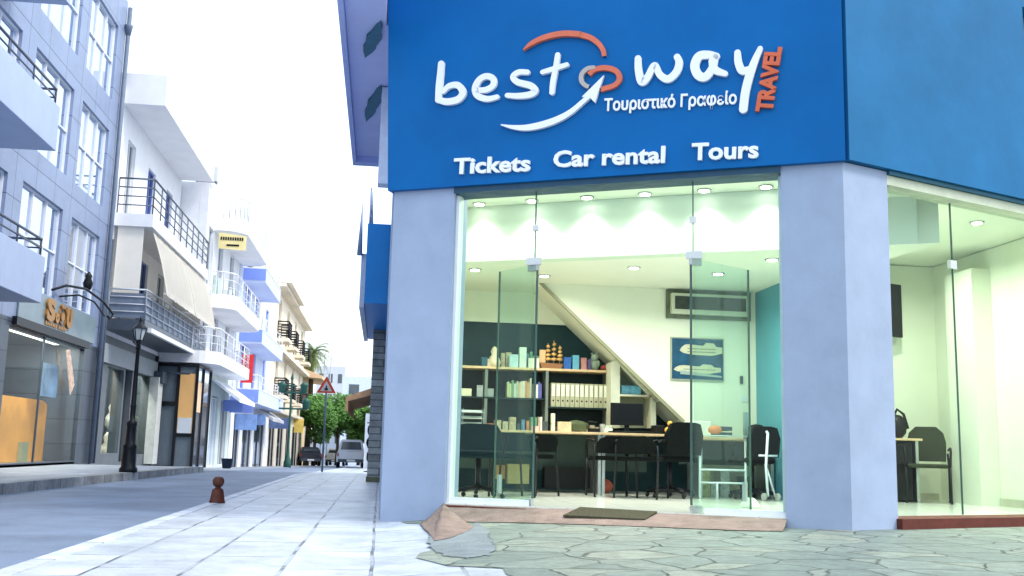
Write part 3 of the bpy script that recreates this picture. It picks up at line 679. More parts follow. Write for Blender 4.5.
# drain pipe at the end of the clad building
single('drain_pipe', MB().tube([(-7.30, 27.62, .12), (-7.30, 27.62, 12.4)], .06, 8).lathe([(.065, 0), (.11, .25), (.11, .3)], (-7.3, 27.62, 11.6), 8), mat('pipe_grey', (.13, .17, .24), .5), 'tall grey drain pipe at the end of the clad building', 'pipe')
single('drain_pipe', MB().tube([(-7.30, 27.9, .12), (-7.30, 27.9, 6.0)], .035, 8), DKGREY, 'thin dark pipe beside the tall grey drain pipe', 'pipe')
# its balconies, nearest the viewer
for zb in (3.15, 6.02, 8.9):
    bb = w(MB().box(-7.398, -6.25, 11.5, 19.45, zb, zb+.85, .01), 'balcony', mat('balcony_pale_blue', (.42, .50, .66), .6, .05, 2, dirt=.15), b1)
    railing(bb, [(-7.3, 19.35), (-6.32, 19.35), (-6.32, 12)], zb+.85, .32, 2, RAILD, 1.3)
mb = MB(); mb.box(-7.38, -6.9, 19.95, 20.1, 7.0, 7.5)
# ---- white building with awnings
b2 = thing('awning_building', 'white building with beige roller awnings and grey balcony railings', 'building', (-9, 31, 0))
ops2 = [(29.0, 29.9, 7.0, 9.1), (31.6, 32.6, 7.0, 9.0), (29.2, 30.2, 4.0, 6.1), (31.5, 32.6, 4.0, 6.1), (34, 35, 4.0, 6.1), (34.3, 35.3, 7, 9)]
w(wall_open(-7.7, -7.4, 27.95, 36.6, 3.5, 10.3, ops2), 'upper_wall', WHITE, b2)
w(MB().box(-16, -7.705, 27.95, 36.6, 3.5, 10.3), 'body', WHITE, b2)
for i, o_ in enumerate(ops2): window(b2, -7.4, *o_, m=DGLASS, fm=SHUT if i % 2 else RAILW, cols=2)
w(MB().box(-7.9, -6.28, 28.1, 36.4, 9.85, 10.72), 'roof_slab', WHITE, b2)
s2 = w(MB().box(-7.4, -6.38, 28.2, 37.2, 6.45, 6.8), 'balcony', WHITE, b2)
railing(s2, [(-7.35, 28.25), (-6.42, 28.25), (-6.42, 37.1)], 6.8, .98, 4, RAILD, 1.0)
s3 = w(MB().box(-7.4, -6.38, 28.2, 37.6, 3.62, 3.92), 'balcony', DKGREY, b2)
w(MB().box(-6.38, -6.28, 28.6, 37.6, 3.62, 3.74), 'gutter', RAILW, s3)
w(MB().box(-7.36, -6.42, 28.22, 28.24, 3.95, 4.62).box(-6.44, -6.42, 28.3, 37.5, 3.95, 4.6), 'railing_panel', mat('slate_panel', (.16, .2, .27), .5), s3)
railing(s3, [(-7.35, 28.2), (-6.39, 28.2), (-6.39, 37.5)], 3.92, .8, 4, mat('pale_rail', (.45, .5, .58), .4), .8)
w(MB().ext([(-7.3, 28.3, 4.35), (-6.62, 28.3, 4.35), (-6.62, 28.3, 6.45), (-7.3, 28.3, 6.45)], (0, .02, 0)), 'blind', BEIGE, b2)
def awn(y0, y1):
    t = bmesh.new(); n = 14; rows = []
    for k in range(9):
        u = k/8; row = []
        for i in range(n+1):
            y = y0+(y1-y0)*i/n; z = 6.42-1.75*u-(.05*math.sin(i*1.9)**2 if k == 8 else 0); row.append(t.verts.new((-6.46+.50*u+.05*math.sin(u*3.1)+.012*math.sin(i*2.3), y, z)))
        rows.append(row)
    for a, b in zip(rows, rows[1:]):
        for i in range(n): f = t.faces.new((a[i], a[i+1], b[i+1], b[i])); f.smooth = True
    bmesh.ops.solidify(t, geom=t.faces[:], thickness=.015)
    mb = MB(); mb.merge(t); return mb
aw = w(awn(28.6, 33.0), 'awning', BEIGE, b2); w(awn(33.1, 37.0), 'awning', BEIGE, b2)
w(MB().tube([(-6.0, 28.5, 4.68), (-6.0, 37, 4.68)], .02, 6).tube([(-7.3, 30, 4.9), (-6.0, 30, 4.7)], .015, 6).tube([(-7.3, 33.1, 4.9), (-6.0, 33.1, 4.7)], .015, 6), 'awning_bar', RAILW, aw)
# ground floor shop
w(wall_open(-7.7, -7.4, 27.95, 34.6, -.1, 3.5, [(28.9, 30.7, .35, 2.7), (30.85, 31.7, .1, 2.75), (32.0, 34.2, .3, 2.75)]), 'shop_wall', mat('shop_grey', (.12, .14, .16), .5, .15, 2), b2)
w(MB().box(-7.38, -7.3, 28.0, 34.6, 2.75, 3.25), 'shop_fascia', mat('fascia_greybeige', (.26, .29, .31), .5, .08, 2), b2)
w(MB().box(-7.38, -7.1, 33.95, 34.6, .0, 2.74), 'pilaster', mat('pilaster_pale', (.5, .52, .5), .7), b2)
w(MB().box(-16, -9.2, 27.95, 36.6, -.3, 3.5), 'shop_back', mat('shop_dark_back', (.08, .09, .08), .7, .3, 1), b2)
w(MB().box(-9.2, -7.7, 27.95, 28.2, -.2, 3.49).box(-9.2, -7.7, 34.4, 34.6, -.2, 3.49), 'body', DKGREY, b2)
for yy in ((28.9, 30.7, .35, 2.7), (32.0, 34.2, .3, 2.75)):
    g1 = w(MB().box(-7.5, -7.49, *yy), 'shop_window', SHOPW, b2)
w(MB().box(-7.6, -7.56, 30.85, 31.7, .1, 2.75), 'shop_door', mat('door_dark', (.03, .035, .045), .3), b2)
disp = [((.75, .35, .2), 29.3, .9), ((.8, .8, .75), 29.7, .5), ((.10, .35, .08), 30.2, .6), ((.12, .3, .06), 29.2, .35), ((.7, .7, .65), 32.6, 1.3), ((.1, .2, .6), 32.9, .8), ((.3, .5, .12), 33.6, .9), ((.12, .32, .1), 33.4, .3), ((.75, .7, .6), 32.3, .4)]
for i, (c, y, z) in enumerate(disp):
    mb = MB(); mb.lathe([(.12, 0), (.22, .1), (.2, .35), (.1, .5), (.14, .65), (.05, .8)], (-8.1, y, z-.25), 8)
    single('display_item', mb, mat('display_%d' % i, c, .6, .3, 6), 'rounded shop display item behind the glass under the low balcony', 'display', group='display items in the awning building shop window')
mb = MB()
for k in range(700):
    y = random.choice((random.gauss(29.4, .3), random.gauss(33.6, .35))); p = V((-8.0+random.uniform(-.25, .25), y, abs(random.gauss(.9, .6))+.2)); d = V((random.uniform(-1, 1), random.uniform(-1, 1), random.uniform(-.3, 1))).normalized()*.11; e = d.orthogonal().normalized()*.03
    mb.quad(p-e, p+d*.5-e*1.2, p+d, p+d*.5+e*1.2)
single('display_plants', mb, mat('plant_green', (.10, .26, .05), .6, .3, 4), 'green artificial plants inside the shop window under the low balcony', 'plant')
single('alarm_box', MB().box(-7.28, -7.0, 34.1, 34.7, 2.55, 2.95, .03).box(-7.1, -6.3, 34.7, 34.78, 2.9, 2.96), DKGREY, 'small dark box fixed under the low balcony corner', 'box')

# ---- curved balcony building
def slab_curve(x0, x1, y0, y1, z0, z1, r=.5):
    pts = [(x0, y0)]+[(x1-r+r*math.sin(a), y0+r-r*math.cos(a)) for a in [i*math.pi/12 for i in range(7)]]+[(x1-r+r*math.cos(a), y1-r+r*math.sin(a)) for a in [i*math.pi/12 for i in range(7)]]+[(x0, y1)]
    return MB().prism(pts, z0, z1), pts
b3 = thing('curved_balcony_building', 'white building with rounded balconies and a yellow banner on its rail', 'building', (-8, 40, -.2))
X3 = -6.45
ops3 = [(y, y+1.1, z, z+2.1) for z in (3.9, 6.35) for y in (37.2, 39.6, 42.6)]
w(wall_open(X3-.3, X3, 36.7, 45.4, 3.3, 9.9, ops3), 'upper_wall', WHITE2, b3)
w(MB().box(-16, X3-.305, 36.7, 45.4, 3.3, 9.9).box(-16, -9.2, 35, 36.7, -.5, 9.0), 'body', WHITE2, b3)
for o_ in ops3: window(b3, X3, *o_, m=DGLASS, fm=RAILW, cols=2)
for z, y0, y1, xo in ((8.5, 38.3, 46.0, -5.3), (5.45, 37.0, 45.2, -5.35), (3.32, 35.0, 44.2, -5.5)):
    mb, pts = slab_curve(X3-.8 if z > 3.5 else -7.38, xo, y0, y1, z, z+(.5 if z > 3.5 else .42), .8)
    bb = w(mb, 'balcony', WHITE, b3)
    railing(bb, [(p[0]*1.0+.05*(1 if False else -1), p[1]) for p in pts[1:-1]], z+(.5 if z > 3.5 else .42), .8, 3, RAILW, 1.4, .014)
bn = w(MB().ext([(-6.25, 38.2, 7.8), (-5.25, 38.2, 7.76), (-5.25, 38.2, 8.3), (-6.25, 38.2, 8.4)], (0, -.02, 0)), 'banner', mat('banner_yellow', (.85, .72, .35), .6, .1, 2), b3)
mb = MB(); x = -6.18
for i in range(10):
    mb.box(x, x+.055, 38.165, 38.178, 8.12, 8.24); x += .085
mb.box(-5.95, -5.5, 38.165, 38.178, 7.9, 7.97); w(mb, 'banner_lettering', BLACK, bn)
w(MB().box(-6.44, -6.35, 38.8, 40.2, 6.1, 6.9), 'balcony_screen', mat('screen_greyish', (.45, .55, .5), .6), b3)
# ground floor: dark end wall, orange poster, glazed corner
XK = -6.1
w(MB().box(-9.0, XK-.05, 35.05, 35.15, -.15, 3.25), 'dark_panel', mat('slate_roller', (.12, .155, .19), .6, .08, 3), b3)
fr3 = MB(); zt = 3.27
for xa in (-7.40, -6.70, XK): fr3.box(xa-.045, xa+.045, 34.99, 35.045, -.14, zt)
fr3.box(-7.35, -6.75, 35.0, 35.045, zt-.09, zt).box(-6.65, XK-.05, 35.0, 35.045, zt-.09, zt).box(-7.35, -6.75, 35.0, 35.045, 1.88, 2.02).box(-7.35, -6.75, 35.0, 35.045, -.14, -.06).box(-6.65, XK-.05, 35.0, 35.045, .88, .98)
for ya in (36.2, 37.7): fr3.box(XK-.05, XK+.04, ya-.04, ya+.04, -.16, zt)
fr3.box(XK-.05, XK+.03, 35.05, 37.66, zt-.08, zt-.002); w(fr3, 'frame', BLACK, b3)
w(MB().box(-6.64, -6.16, 35.01, 35.04, 1.0, 2.95), 'poster', mat('poster_orange', (.80, .46, .18), .6, .06, 2), b3)
w(MB().box(-6.62, -6.18, 34.995, 35.008, 1.0, 1.5), 'poster_panel', mat('poster_pale', (.6, .65, .72), .6, .1, 2), b3)
w(MB().box(XK-.02, XK-.01, 35.1, 37.66, -.1, 3.18), 'shop_window', MIRROR, b3)
w(MB().box(XK+.0, XK+.015, 35.2, 35.9, 1.7, 2.7), 'poster_panel', mat('poster_peach', (.75, .5, .3), .6, .2, 2), b3)
w(wall_open(X3-.3, X3, 37.75, 45.4, -.6, 3.3, [(38.4, 39.6, -.2, 2.5), (40.4, 42.0, -.2, 2.5), (42.8, 44.6, -.2, 2.4)]), 'shop_wall', mat('shop_palegreen', (.55, .62, .60), .7, .08, 3), b3)
w(MB().box(-16, X3-.7, 37.7, 45.4, -.6, 3.3).box(-9, X3-.7, 35.2, 37.7, -.3, 3.1), 'body', mat('dusty_blue', (.3, .36, .42), .6, .2, 2), b3)
for i, yy in enumerate(((38.4, 39.6), (40.4, 42.0), (42.8, 44.6))): window(b3, X3, yy[0], yy[1], -.2, 2.45, m=DGLASS if i != 1 else MIRROR, fm=RAILW, cols=2, rows=1, name='shop_window')
# pitched white shop awnings on the far part
def small_awning(parent, x, y0, y1, z, proj, drop, m, name='awning'):
    w(MB().ext([(x, y0, z), (x+proj, y0, z-drop), (x+proj, y0, z-drop-.15), (x, y0, z-.08)], (0, y1-y0, 0)), name, m, parent)
small_awning(b3, X3, 40.0, 44.8, 3.15, 1.1, .75, mat('awning_palewhite', (.72, .76, .82), .8))
w(MB().box(X3+.02, X3+1.0, 45.0, 45.1, 2.0, 2.7), 'projecting_sign', PERI, b3); w(MB().box(X3+.02, X3+.8, 43.2, 43.3, 2.0, 2.45), 'projecting_sign', PERI, b3)

# ---- blue balcony building
b4 = thing('blue_balcony_building', 'white building with periwinkle blue balconies and shutters', 'building', (-8, 52, -.4))
X4 = -6.4
ops4 = [(y, y+1.3, z, z+2.0) for z in (3.2, 5.9, 8.6) for y in (47.5, 51.5, 56)]
w(wall_open(X4-.3, X4, 45.41, 60, 2.6, 9.0, ops4[:6]), 'upper_wall', mat('pale_bluewhite', (.62, .68, .80), .8, .05, 2), b4)
w(MB().box(-16, X4-.305, 45.41, 60, -1, 9.0), 'body', WHITE2, b4)
for o_ in ops4[:6]: window(b4, X4, *o_, m=SHUT, fm=PERI, cols=2)
for z, y0, y1 in ((7.85, 46.3, 53), (5.1, 46.3, 56), (2.45, 46.3, 58)):
    bb = w(MB().box(X4, -5.4, y0, y1, z, z+.62), 'balcony', mat('balcony_bluewhite', (.55, .63, .86), .7, .05, 2), b4)
    w(MB().box(X4+.01, -5.41, y0-.03, y0-.003, z+.1, z+.615), 'end_panel', PERI, bb)
    w(MB().box(X4+.01, -5.38, y0+.02, y1, z+.62, z+.66), 'balcony_top', WHITE, bb)
    railing(bb, [(X4+.05, y0+.06), (-5.45, y0+.06), (-5.45, y1-.1)], z+.66, .6, 2, RAILW, 1.5, .014)
w(MB().box(-6.2, -5.7, 46.2, 46.28, 3.35, 4.6), 'flag', mat('flag_red', (.65, .03, .03), .6, .2, 3), b4)
w(wall_open(X4-.3, X4, 45.41, 60, -.9, 2.6, [(46.5, 48.5, -.7, 2.0), (49.5, 53, -.7, 2.1), (54.0, 58.5, -.8, 2.0)]), 'shop_wall', WHITE2, b4)
for yy in ((46.5, 48.5), (49.5, 53), (54, 58.5)): window(b4, X4, yy[0], yy[1], -.7, 2.0, m=DGLASS, fm=RAILD, cols=2, name='shop_window')
small_awning(b4, X4, 53, 59, 2.6, 1.0, .6, mat('awning_grey', (.45, .46, .48), .8))
for q_ in ((.95, 46.6, 1.3, 2.0), (.9, 50.5, 1.6, 2.1)): w(MB().box(X4+.02, X4+q_[0], q_[1], q_[1]+.1, q_[2], q_[3]), 'projecting_sign', mat('sign_blue', (.2, .32, .6), .5, .2, 4), b4)

# ---- cream building with cornices
b5 = thing('cream_building', 'cream building with cornices and small black balconies', 'building', (-8, 75, -.8))
X5 = -6.4
ops5 = [(y, y+1.6, z, z+2.4) for z in (3.6, 7.0) for y in (62.5, 68, 74, 80)]
w(wall_open(X5-.3, X5, 60.01, 84, 2.6, 10.3, ops5), 'upper_wall', CREAM, b5)
w(MB().box(-16, X5-.305, 60.01, 84, -2, 10.3), 'body', CREAM, b5)
for o_ in ops5: window(b5, X5, *o_, m=DGLASS, fm=CREAM, cols=2, fw=.12)
w(MB().box(X5, X5+.9, 60.01, 70, 10.0, 10.35).box(X5, X5+.6, 60.01, 84, 9.8, 9.98).box(X5, X5+.5, 60.01, 84, 6.1, 6.35).box(X5, X5+.35, 60.01, 84, 2.6, 2.8), 'cornice', mat('cornice_cream', (.75, .68, .55), .7), b5)
for z in (3.6, 7.0):
    for y in (62.2, 67.7, 73.7, 79.7):
        bb = w(MB().box(X5, X5+.7, y, y+2.2, z-.2, z), 'balcony', CREAM, b5)
        railing(bb, [(X5+.02, y+.05), (X5+.65, y+.05), (X5+.65, y+2.15), (X5+.02, y+2.15)], z, 1.0, 6, BLACK, .5, .03, .03)
w(wall_open(X5-.3, X5, 60.01, 84, -1.4, 2.6, [(61, 64.5, -.9, 2), (66, 70, -.9, 2), (72, 75, -1, 2), (77, 82, -1, 2)]), 'shop_wall', mat('warm_white', (.75, .7, .6), .7), b5)
for yy in ((61, 64.5), (66, 70), (72, 75), (77, 82)): window(b5, X5, yy[0], yy[1], -.9, 2.0, m=DGLASS, fm=BLACK, cols=2, name='shop_window')
w(MB().box(X5+.01, X5+1.2, 60.6, 60.7, 1.6, 2.2), 'projecting_sign', mat('sign_navy', (.08, .12, .25), .5, .3, 5), b5)
w(MB().box(X5+.01, X5+.7, 78, 78.15, 1.6, 2.6), 'projecting_sign', mat('sign_yellow', (.8, .6, .15), .5, .2, 2), b5)
# ---- ochre building
b6 = thing('ochre_building', 'ochre yellow building with an orange canopy at the end of the row', 'building', (-8, 90, -1))
ops6 = [(y, y+1.8, z, z+2.2) for z in (.2, 3.4) for y in (86.5, 92)]
w(wall_open(-6.9, -6.6, 84.01, 97, -2, 6.6, ops6), 'wall', YELLOW, b6); w(MB().box(-16, -6.91, 84.01, 97, -2, 6.5), 'body', YELLOW, b6)
for o_ in ops6: window(b6, -6.6, *o_, m=DGLASS, fm=RAILW, cols=2)
w(MB().ext([(-6.6, 84.5, 6.9), (-4.9, 84.5, 6.3), (-4.9, 84.5, 6.05), (-6.6, 84.5, 6.2)], (0, 10, 0)), 'canopy', mat('canopy_orange', (.72, .5, .32), .7), b6)
w(MB().box(-8.5, -6.7, 84.2, 84.3, 6.6, 7.3).box(-8.5, -6.4, 84.2, 92, 7.3, 7.5), 'upper_terrace', CREAM, b6)

def ac_unit(x, y, z, rz, label):
    o = thing('outdoor_ac_unit', label, 'air conditioner', (x, y, z), rz)
    MB().box(-.4, .4, -.15, .15, .04, .6, .02).build('casing', mat('ac_white', (.62, .65, .66), .5, .06, 5), o)
    MB().tube([(-.12, -.16, .32), (-.12, -.15, .32)], .22, 18).build('fan_grille', DKGREY, o)
    MB().box(-.35, -.3, -.14, .14, 0, .04).box(.3, .35, -.14, .14, 0, .04).build('feet', DKGREY, o)
ac_unit(-6.6, 36.9, 9.92, 0, 'outdoor air conditioner on the roof of the rounded balcony building')
ac_unit(-7.1, 33.4, 6.82, rad(90), 'outdoor air conditioner on the upper balcony above the awnings')
ac_unit(-6.1, 40.6, 5.97, rad(90), 'outdoor air conditioner on the middle rounded balcony')
ac_unit(-6.1, 47.2, 8.53, rad(0), 'outdoor air conditioner on the topmost blue and white balcony')
def pot_plant(x, y, z, label, sd):
    rnd = random.Random(sd); o = thing('potted_plant', label, 'plant', (x, y, z))
    MB().lathe([(.11, 0), (.16, .24), (.17, .27), (.14, .27)], n=10).build('pot', mat('terracotta', (.35, .14, .07), .8, .2, 8), o)
    mb = MB()
    for k in range(160):
        d = V((rnd.gauss(0, 1), rnd.gauss(0, 1), abs(rnd.gauss(0, 1)))).normalized(); p = V((0, 0, .4))+d*rnd.uniform(.05, .3); e = d.orthogonal().normalized()*.03
        mb.quad(p-e, p+d*.06-e, p+d*.12, p+d*.06+e)
    mb.build('foliage', LEAFP, o)
LEAFP = mat('pot_leaf', (.07, .17, .04), .6, .4, 5)
# ---- far background buildings (end of the street and right)
def farb(name, label, x0, x1, y0, y1, h, m, nwx=3, nz=3, roof=None, rm=None, z0=-3):
    b = thing(name, label, 'building', ((x0+x1)/2, (y0+y1)/2, z0))
    w(MB().box(x0, x1, y0, y1, z0, h), 'wall', m, b)
    for i in range(nwx):
        for j in range(nz):
            cx = x0+(x1-x0)*(i+.5)/nwx; zz = 0+(h-.5)*(j+.35)/nz; ww = (x1-x0)/nwx*.22
            w(MB().box(cx-ww, cx+ww, y0-.04, y0-.01, zz, zz+1.3), 'window', DGLASS, b)
    if roof: w(MB().ext([(x0-.4, y0-.4, h+.01), (x1+.4, y0-.4, h+.01), ((x0+x1)/2, y0-.4, h+roof)], (0, y1-y0+.8, 0)), 'roof', rm, b)
    return b
RT_ = mat('roof_terracotta', (.45, .22, .12), .8, .2, 3)
farb('apartment_block', 'pale apartment block far beyond the trees at the street end', -9.5, -5.5, 150, 160, 12, mat('far_pale', (.55, .6, .68), .8), 3, 4)
farb('house', 'far white house with a terracotta roof behind the warning sign', -5.2, -1.6, 140, 150, 6.2, WHITE2, 3, 2, 1.2, RT_)
farb('house', 'far white flat roofed house above the brown awning', -4.2, 3, 110, 118, 8.0, mat('far_bluewhite', (.6, .68, .85), .8), 3, 3)
farb('apartment_block', 'far narrow cream block behind the palm tree', -15, -9.8, 120, 130, 11, CREAM, 2, 3)
farb('house', 'low far house closing the gap under the trees', -12, -2, 165, 172, 3.2, mat('far_grey', (.4, .43, .45), .8), 5, 1)
# lattice mast
ms = MB()
for dx in (-.35, .35): ms.tube([(-6.3+dx, 118, -2), (-6.3+dx, 118, 11)], .07, 5)
for k in range(12): ms.tube([(-6.65, 118, k*.95), (-5.95, 118, k*.95+.5)], .04, 4)
single('lattice_mast', ms, mat('mast_grey', (.35, .38, .42), .5), 'thin grey lattice mast rising beside the palm tree', 'mast')

# ---- right side: next building with blue balcony and stone column
b7 = thing('stone_column_building', 'building with a banded stone column and a blue balcony beyond the shop', 'building', (1.5, 22, 0))
w(MB().box(.2, 8, 17.51, 30, -.3, 8.0), 'body', mat('pale_wall_blue', (.5, .6, .78), .7), b7)
w(MB().box(-.24, .19, 21.6, 22.3, -.2, 3.2), 'stone_column', STONE, b7)
w(MB().box(-.26, .19, 21.55, 22.35, -.2, .1), 'column_base', mat('base_mossy', (.12, .13, .08), .9), b7)
bb = w(MB().box(-.38, .19, 17.6, 23.6, 3.15, 4.55), 'balcony', BLUE3, b7)
w(MB().box(-.47, -.385, 17.8, 23.6, 3.1, 4.05), 'balcony_lip', mat('lip_pale', (.45, .52, .66), .6), bb)
railing(bb, [(-.35, 17.7), (-.35, 23.5)], 4.55, .65, 3, mat('lavender_rail', (.3, .36, .5), .5), .9, .012, .015)
w(MB().tube([(-.5, 17.7, 4.0), (-.49, 17.7, 4.95)], .05, 6, .004), 'spike', mat('slate_spike', (.2, .28, .45), .5), bb)
w(MB().box(-.1, .19, 24, 26.5, 3.2, 3.5), 'ledge', WHITE2, b7)
# brown awning building further down on the right
b8 = thing('brown_awning_shop', 'white shop with a brown scalloped awning far down the right side', 'building', (1, 62, -.5))
w(MB().box(-.62, 6, 60, 90, -1.5, 4.6), 'body', WHITE2, b8)
for z, x in ((3.0, -.1), ):
    mb = MB(); n = 9
    for i in range(n):
        y = 60.5+i*1.6; mb.ext([(-.60, y, 4.1), (-2.1, y, 3.55), (-2.1, y, 2.75), (-1.95, y, 2.7), (-1.95, y, 3.3), (-.60, y, 3.7)], (0, 1.55, 0))
    w(mb, 'awning', mat('awning_brown', (.28, .17, .10), .8, .3, 2), b8)
w(MB().box(-.9, -.65, 60.2, 60.6, -.6, 2.6), 'corner_post', RAILW, b8)
# dark hanging display beside the stone column
ds = thing('display_stand', 'black display stand with hanging bags by the stone column', 'stand', (-.42, 27, 0))
mb = MB().lathe([(.16, 0), (.16, .02), (.02, .04)], (0, 0, 0), 10).tube([(0, 0, .03), (0, 0, 1.42)], .02, 6).tube([(-.12, 0, 1.42), (.12, 0, 1.42)], .015, 6)
mb.build('stand_pole', BLACK, ds)
for z, sx in ((1.22, .11), (.85, .13), (.45, .1)): MB().ball((0, 0, z), .16, (sx/.16, .6, 1.1), 2, .08).build('bag', PLB, ds)
ds.location = G(369, 472, gz(0, 27)); 

# ------------------------------------------------------------------ street furniture
def lamp_post():
    o = thing('street_lamp', 'black ornate street lamp on the left pavement before the awning building', 'street lamp', G(128, 472.3, .12))
    MB().lathe([(.17, 0), (.17, .08), (.14, .12), (.125, .5), (.135, .55), (.10, .6), (.085, .95), (.10, 1.0), (.10, 1.05), (.055, 1.1), (.05, 1.35), (.062, 1.38), (.05, 1.42), (.035, 2.6), (.05, 2.62), (.04, 2.72), (.06, 2.76), (.035, 2.8)], n=14).build('post', BLACK, o)
    h = MB()
    for k in range(6):
        a = k*math.pi/3; h.tube([(.075*math.cos(a), .075*math.sin(a), 2.8), (.13*math.cos(a), .13*math.sin(a), 3.05)], .010, 4)
    h.lathe([(.15, 3.05), (.13, 3.08), (.07, 3.15), (.03, 3.2), (.03, 3.24), (.005, 3.32)], n=6, smooth=False); h.lathe([(.06, 2.79), (.085, 2.805)], n=6)
    h.tube([(0, .04, 2.62), (0, -.25, 2.70), (0, -.45, 2.72)], .014, 5)
    hh = h.build('lantern', BLACK, o)
    MB().lathe([(.068, 2.81), (.122, 3.045)], n=6, smooth=False).build('lantern_glass', mat('lantern_glass', (.55, .6, .6), .2, .05, 5), hh)
    o.scale = (1, 1, .90)
    return o
lamp_post()
bo = thing('bollard', 'short reddish brown bollard at the pavement edge', 'bollard', G(217, 503, 0), .4)
MB().lathe([(.095, 0), (.097, .015), (.088, .03), (.078, .09), (.066, .155), (.060, .165), (.045, .172), (.032, .185), (.032, .195)], n=20).build('base', mat('bollard_rust', (.10, .024, .012), .5, .45, 14, dirt=.5, bump=.3), bo)
MB().lathe([(.03, .19), (.052, .203), (.068, .235), (.070, .262), (.062, .29), (.045, .308), (.015, .316)], n=20).build('knob', mat('bollard_knob', (.095, .032, .017), .45, .45, 14, dirt=.5, bump=.3), bo)
sp = G(322, 472, gz(0, 29)-.0)
sg2 = thing('warning_sign', 'red and white triangular warning sign on a grey post', 'road sign', sp, rad(-3))
MB().tube([(0, 0, 0), (0, 0, 2.75)], .03, 8).build('post', mat('post_grey', (.12, .16, .22), .5, metal=.4), sg2)
def tri(r, y, th, z): return MB().ext([(r*math.sin(a), y, z+r*math.cos(a)) for a in (0, 2*math.pi/3, 4*math.pi/3)], (0, th, 0))
pl = tri(.33, -.045, .012, 2.45).build('sign_plate', mat('sign_red', (.62, .07, .03), .5, .1, 6), sg2)
tri(.20, -.052, .005, 2.44).build('sign_face', mat('sign_face', (.55, .52, .5), .5, .1, 6), pl)
MB().box(-.05, .05, -.057, -.0535, 2.36, 2.43).box(-.02, .02, -.0575, -.0535, 2.43, 2.5).build('sign_symbol', BLACK, pl)
bi = G(226.5, 468.5, .02)
bn_ = MB().lathe([(.10, 0), (.12, .02), (.15, .24), (.165, .25), (.165, .275), (.14, .275)], n=14)
o = bn_.build('litter_bin', mat('bin_dark', (.03, .05, .08), .5)); o.location = bi; tag(o, 'small dark bucket shaped bin at the end of the left kerb', 'bin')
# green ornamental post with four lanterns
gl = thing('green_lamp_post', 'dark green cluster lamp post before the cream building', 'street lamp', G(287, 468, gz(0, 58)))
s_ = gl.location.y/58
GRN = mat('green_metal', (.02, .09, .07), .4, .1, 8)
MB().lathe([(.2, 0), (.2, .3), (.1, .6), (.06, 1.2), (.05, 4.6), (.09, 4.7), (.02, 4.95)], n=10).tube([(-.55, 0, 3.95), (.75, 0, 3.95)], .05, 6).tube([(-.3, 0, 4.3), (.3, 0, 4.3)], .04, 6).tube([(-.9, 0, 3.1), (.9, 0, 3.1)], .05, 6).build('post', GRN, gl)
for x, z in ((-.5, 3.95), (.65, 3.95), (-.8, 3.1), (.8, 3.1)):
    MB().lathe([(.08, -.02), (.18, .05), (.2, .35), (.24, .4), (.03, .6)], (x, 0, z), 8).build('lantern', GRN, gl)

# ------------------------------------------------------------------ vehicles
def wheel(parent, x, y, r, wd, m=PLB):
    t = MB(); t.tube([(x-wd/2, y, r), (x+wd/2, y, r)], r, 18); wo = t.build('wheel', m, parent)
    MB().tube([(x-wd/2-.012, y, r), (x+wd/2+.012, y, r)], r*.58, 12).build('rim', STEEL, wo)
def hull(secs):
    """secs: list of (y, [(x,z)...half outline]) mirrored and skinned"""
    t = bmesh.new(); R_ = []
    for y, o_ in secs:
        pts = [(x, z) for x, z in o_]+[(-x, z) for x, z in o_[::-1]]
        R_.append([t.verts.new((x, y, z)) for x, z in pts])
    n = len(R_[0])
    for a, b in zip(R_, R_[1:]):
        for i in range(n): t.faces.new((a[i], a[(i+1) % n], b[(i+1) % n], b[i]))
    t.faces.new(R_[0]); t.faces.new(R_[-1][::-1]); bmesh.ops.recalc_face_normals(t, faces=t.faces)
    bmesh.ops.bevel(t, geom=[e for e in t.edges], offset=.03, segments=2, affect='EDGES'); mb = MB(); mb.merge(t); return mb
def vehicle(name, label, cat, loc, rz, body, H, W, Lg, pick=False, scale=1):
    o = thing(name, label, cat, loc, rz); w2 = W/2
    low = [(w2-.02, .35), (w2, .6), (w2-.02, .95), (w2-.1, 1.0)]
    hull([(0, low), (.15, low), (Lg-.9, low), (Lg-.1, [(w2-.1, .35), (w2-.05, .55), (w2-.1, .85), (w2-.2, .88)])]).build('body', body, o)
    y0, y1 = (1.5, Lg-1.3) if pick else (.35, Lg-1.2)
    cab0 = [(w2-.06, .98), (w2-.1, 1.1), (w2-.22, H-.1), (w2-.32, H)]
    hull([(y0, [(x, z if z < 1.2 else z-.0) for x, z in cab0]), (y1-.5, cab0), (y1, [(w2-.1, .98), (w2-.12, 1.02), (w2-.2, 1.1), (w2-.3, 1.12)])]).build('cab', body, o)
    MB().ext([(-w2+.24, y0-.035, 1.12), (w2-.24, y0-.035, 1.12), (w2-.34, y0-.035, H-.14), (-w2+.34, y0-.035, H-.14)], (0, .03, 0)).build('rear_window', DGLASS, o)
    for sx in (-1, 1):
        MB().box(min(sx*(w2-.14), sx*(w2-.05)), max(sx*(w2-.14), sx*(w2-.05)), -.03, .02, .7, .92).build('tail_light', mat('tail_red', (.3, .03, .02), .3), o)
        for y in (.8, Lg-.85): wheel(o, sx*(w2-.12), y, .34, .22)
    MB().box(-w2+.1, w2-.1, -.12, .0, .36, .55, .02).build('bumper', DKGREY, o)
    MB().box(-.26, .26, -.135, -.122, .40, .52).build('number_plate', RAILW, o)
    return o
silver = mat('silver_paint', (.55, .6, .68), .3, .03, 2, metal=.3, coat=.4)
vz = gz(0, 66)
vehicle('pickup_truck', 'silver white pickup truck seen from behind', 'pickup', (-1.75, 65, vz), rad(2), silver, 1.75, 1.8, 5.0, True)
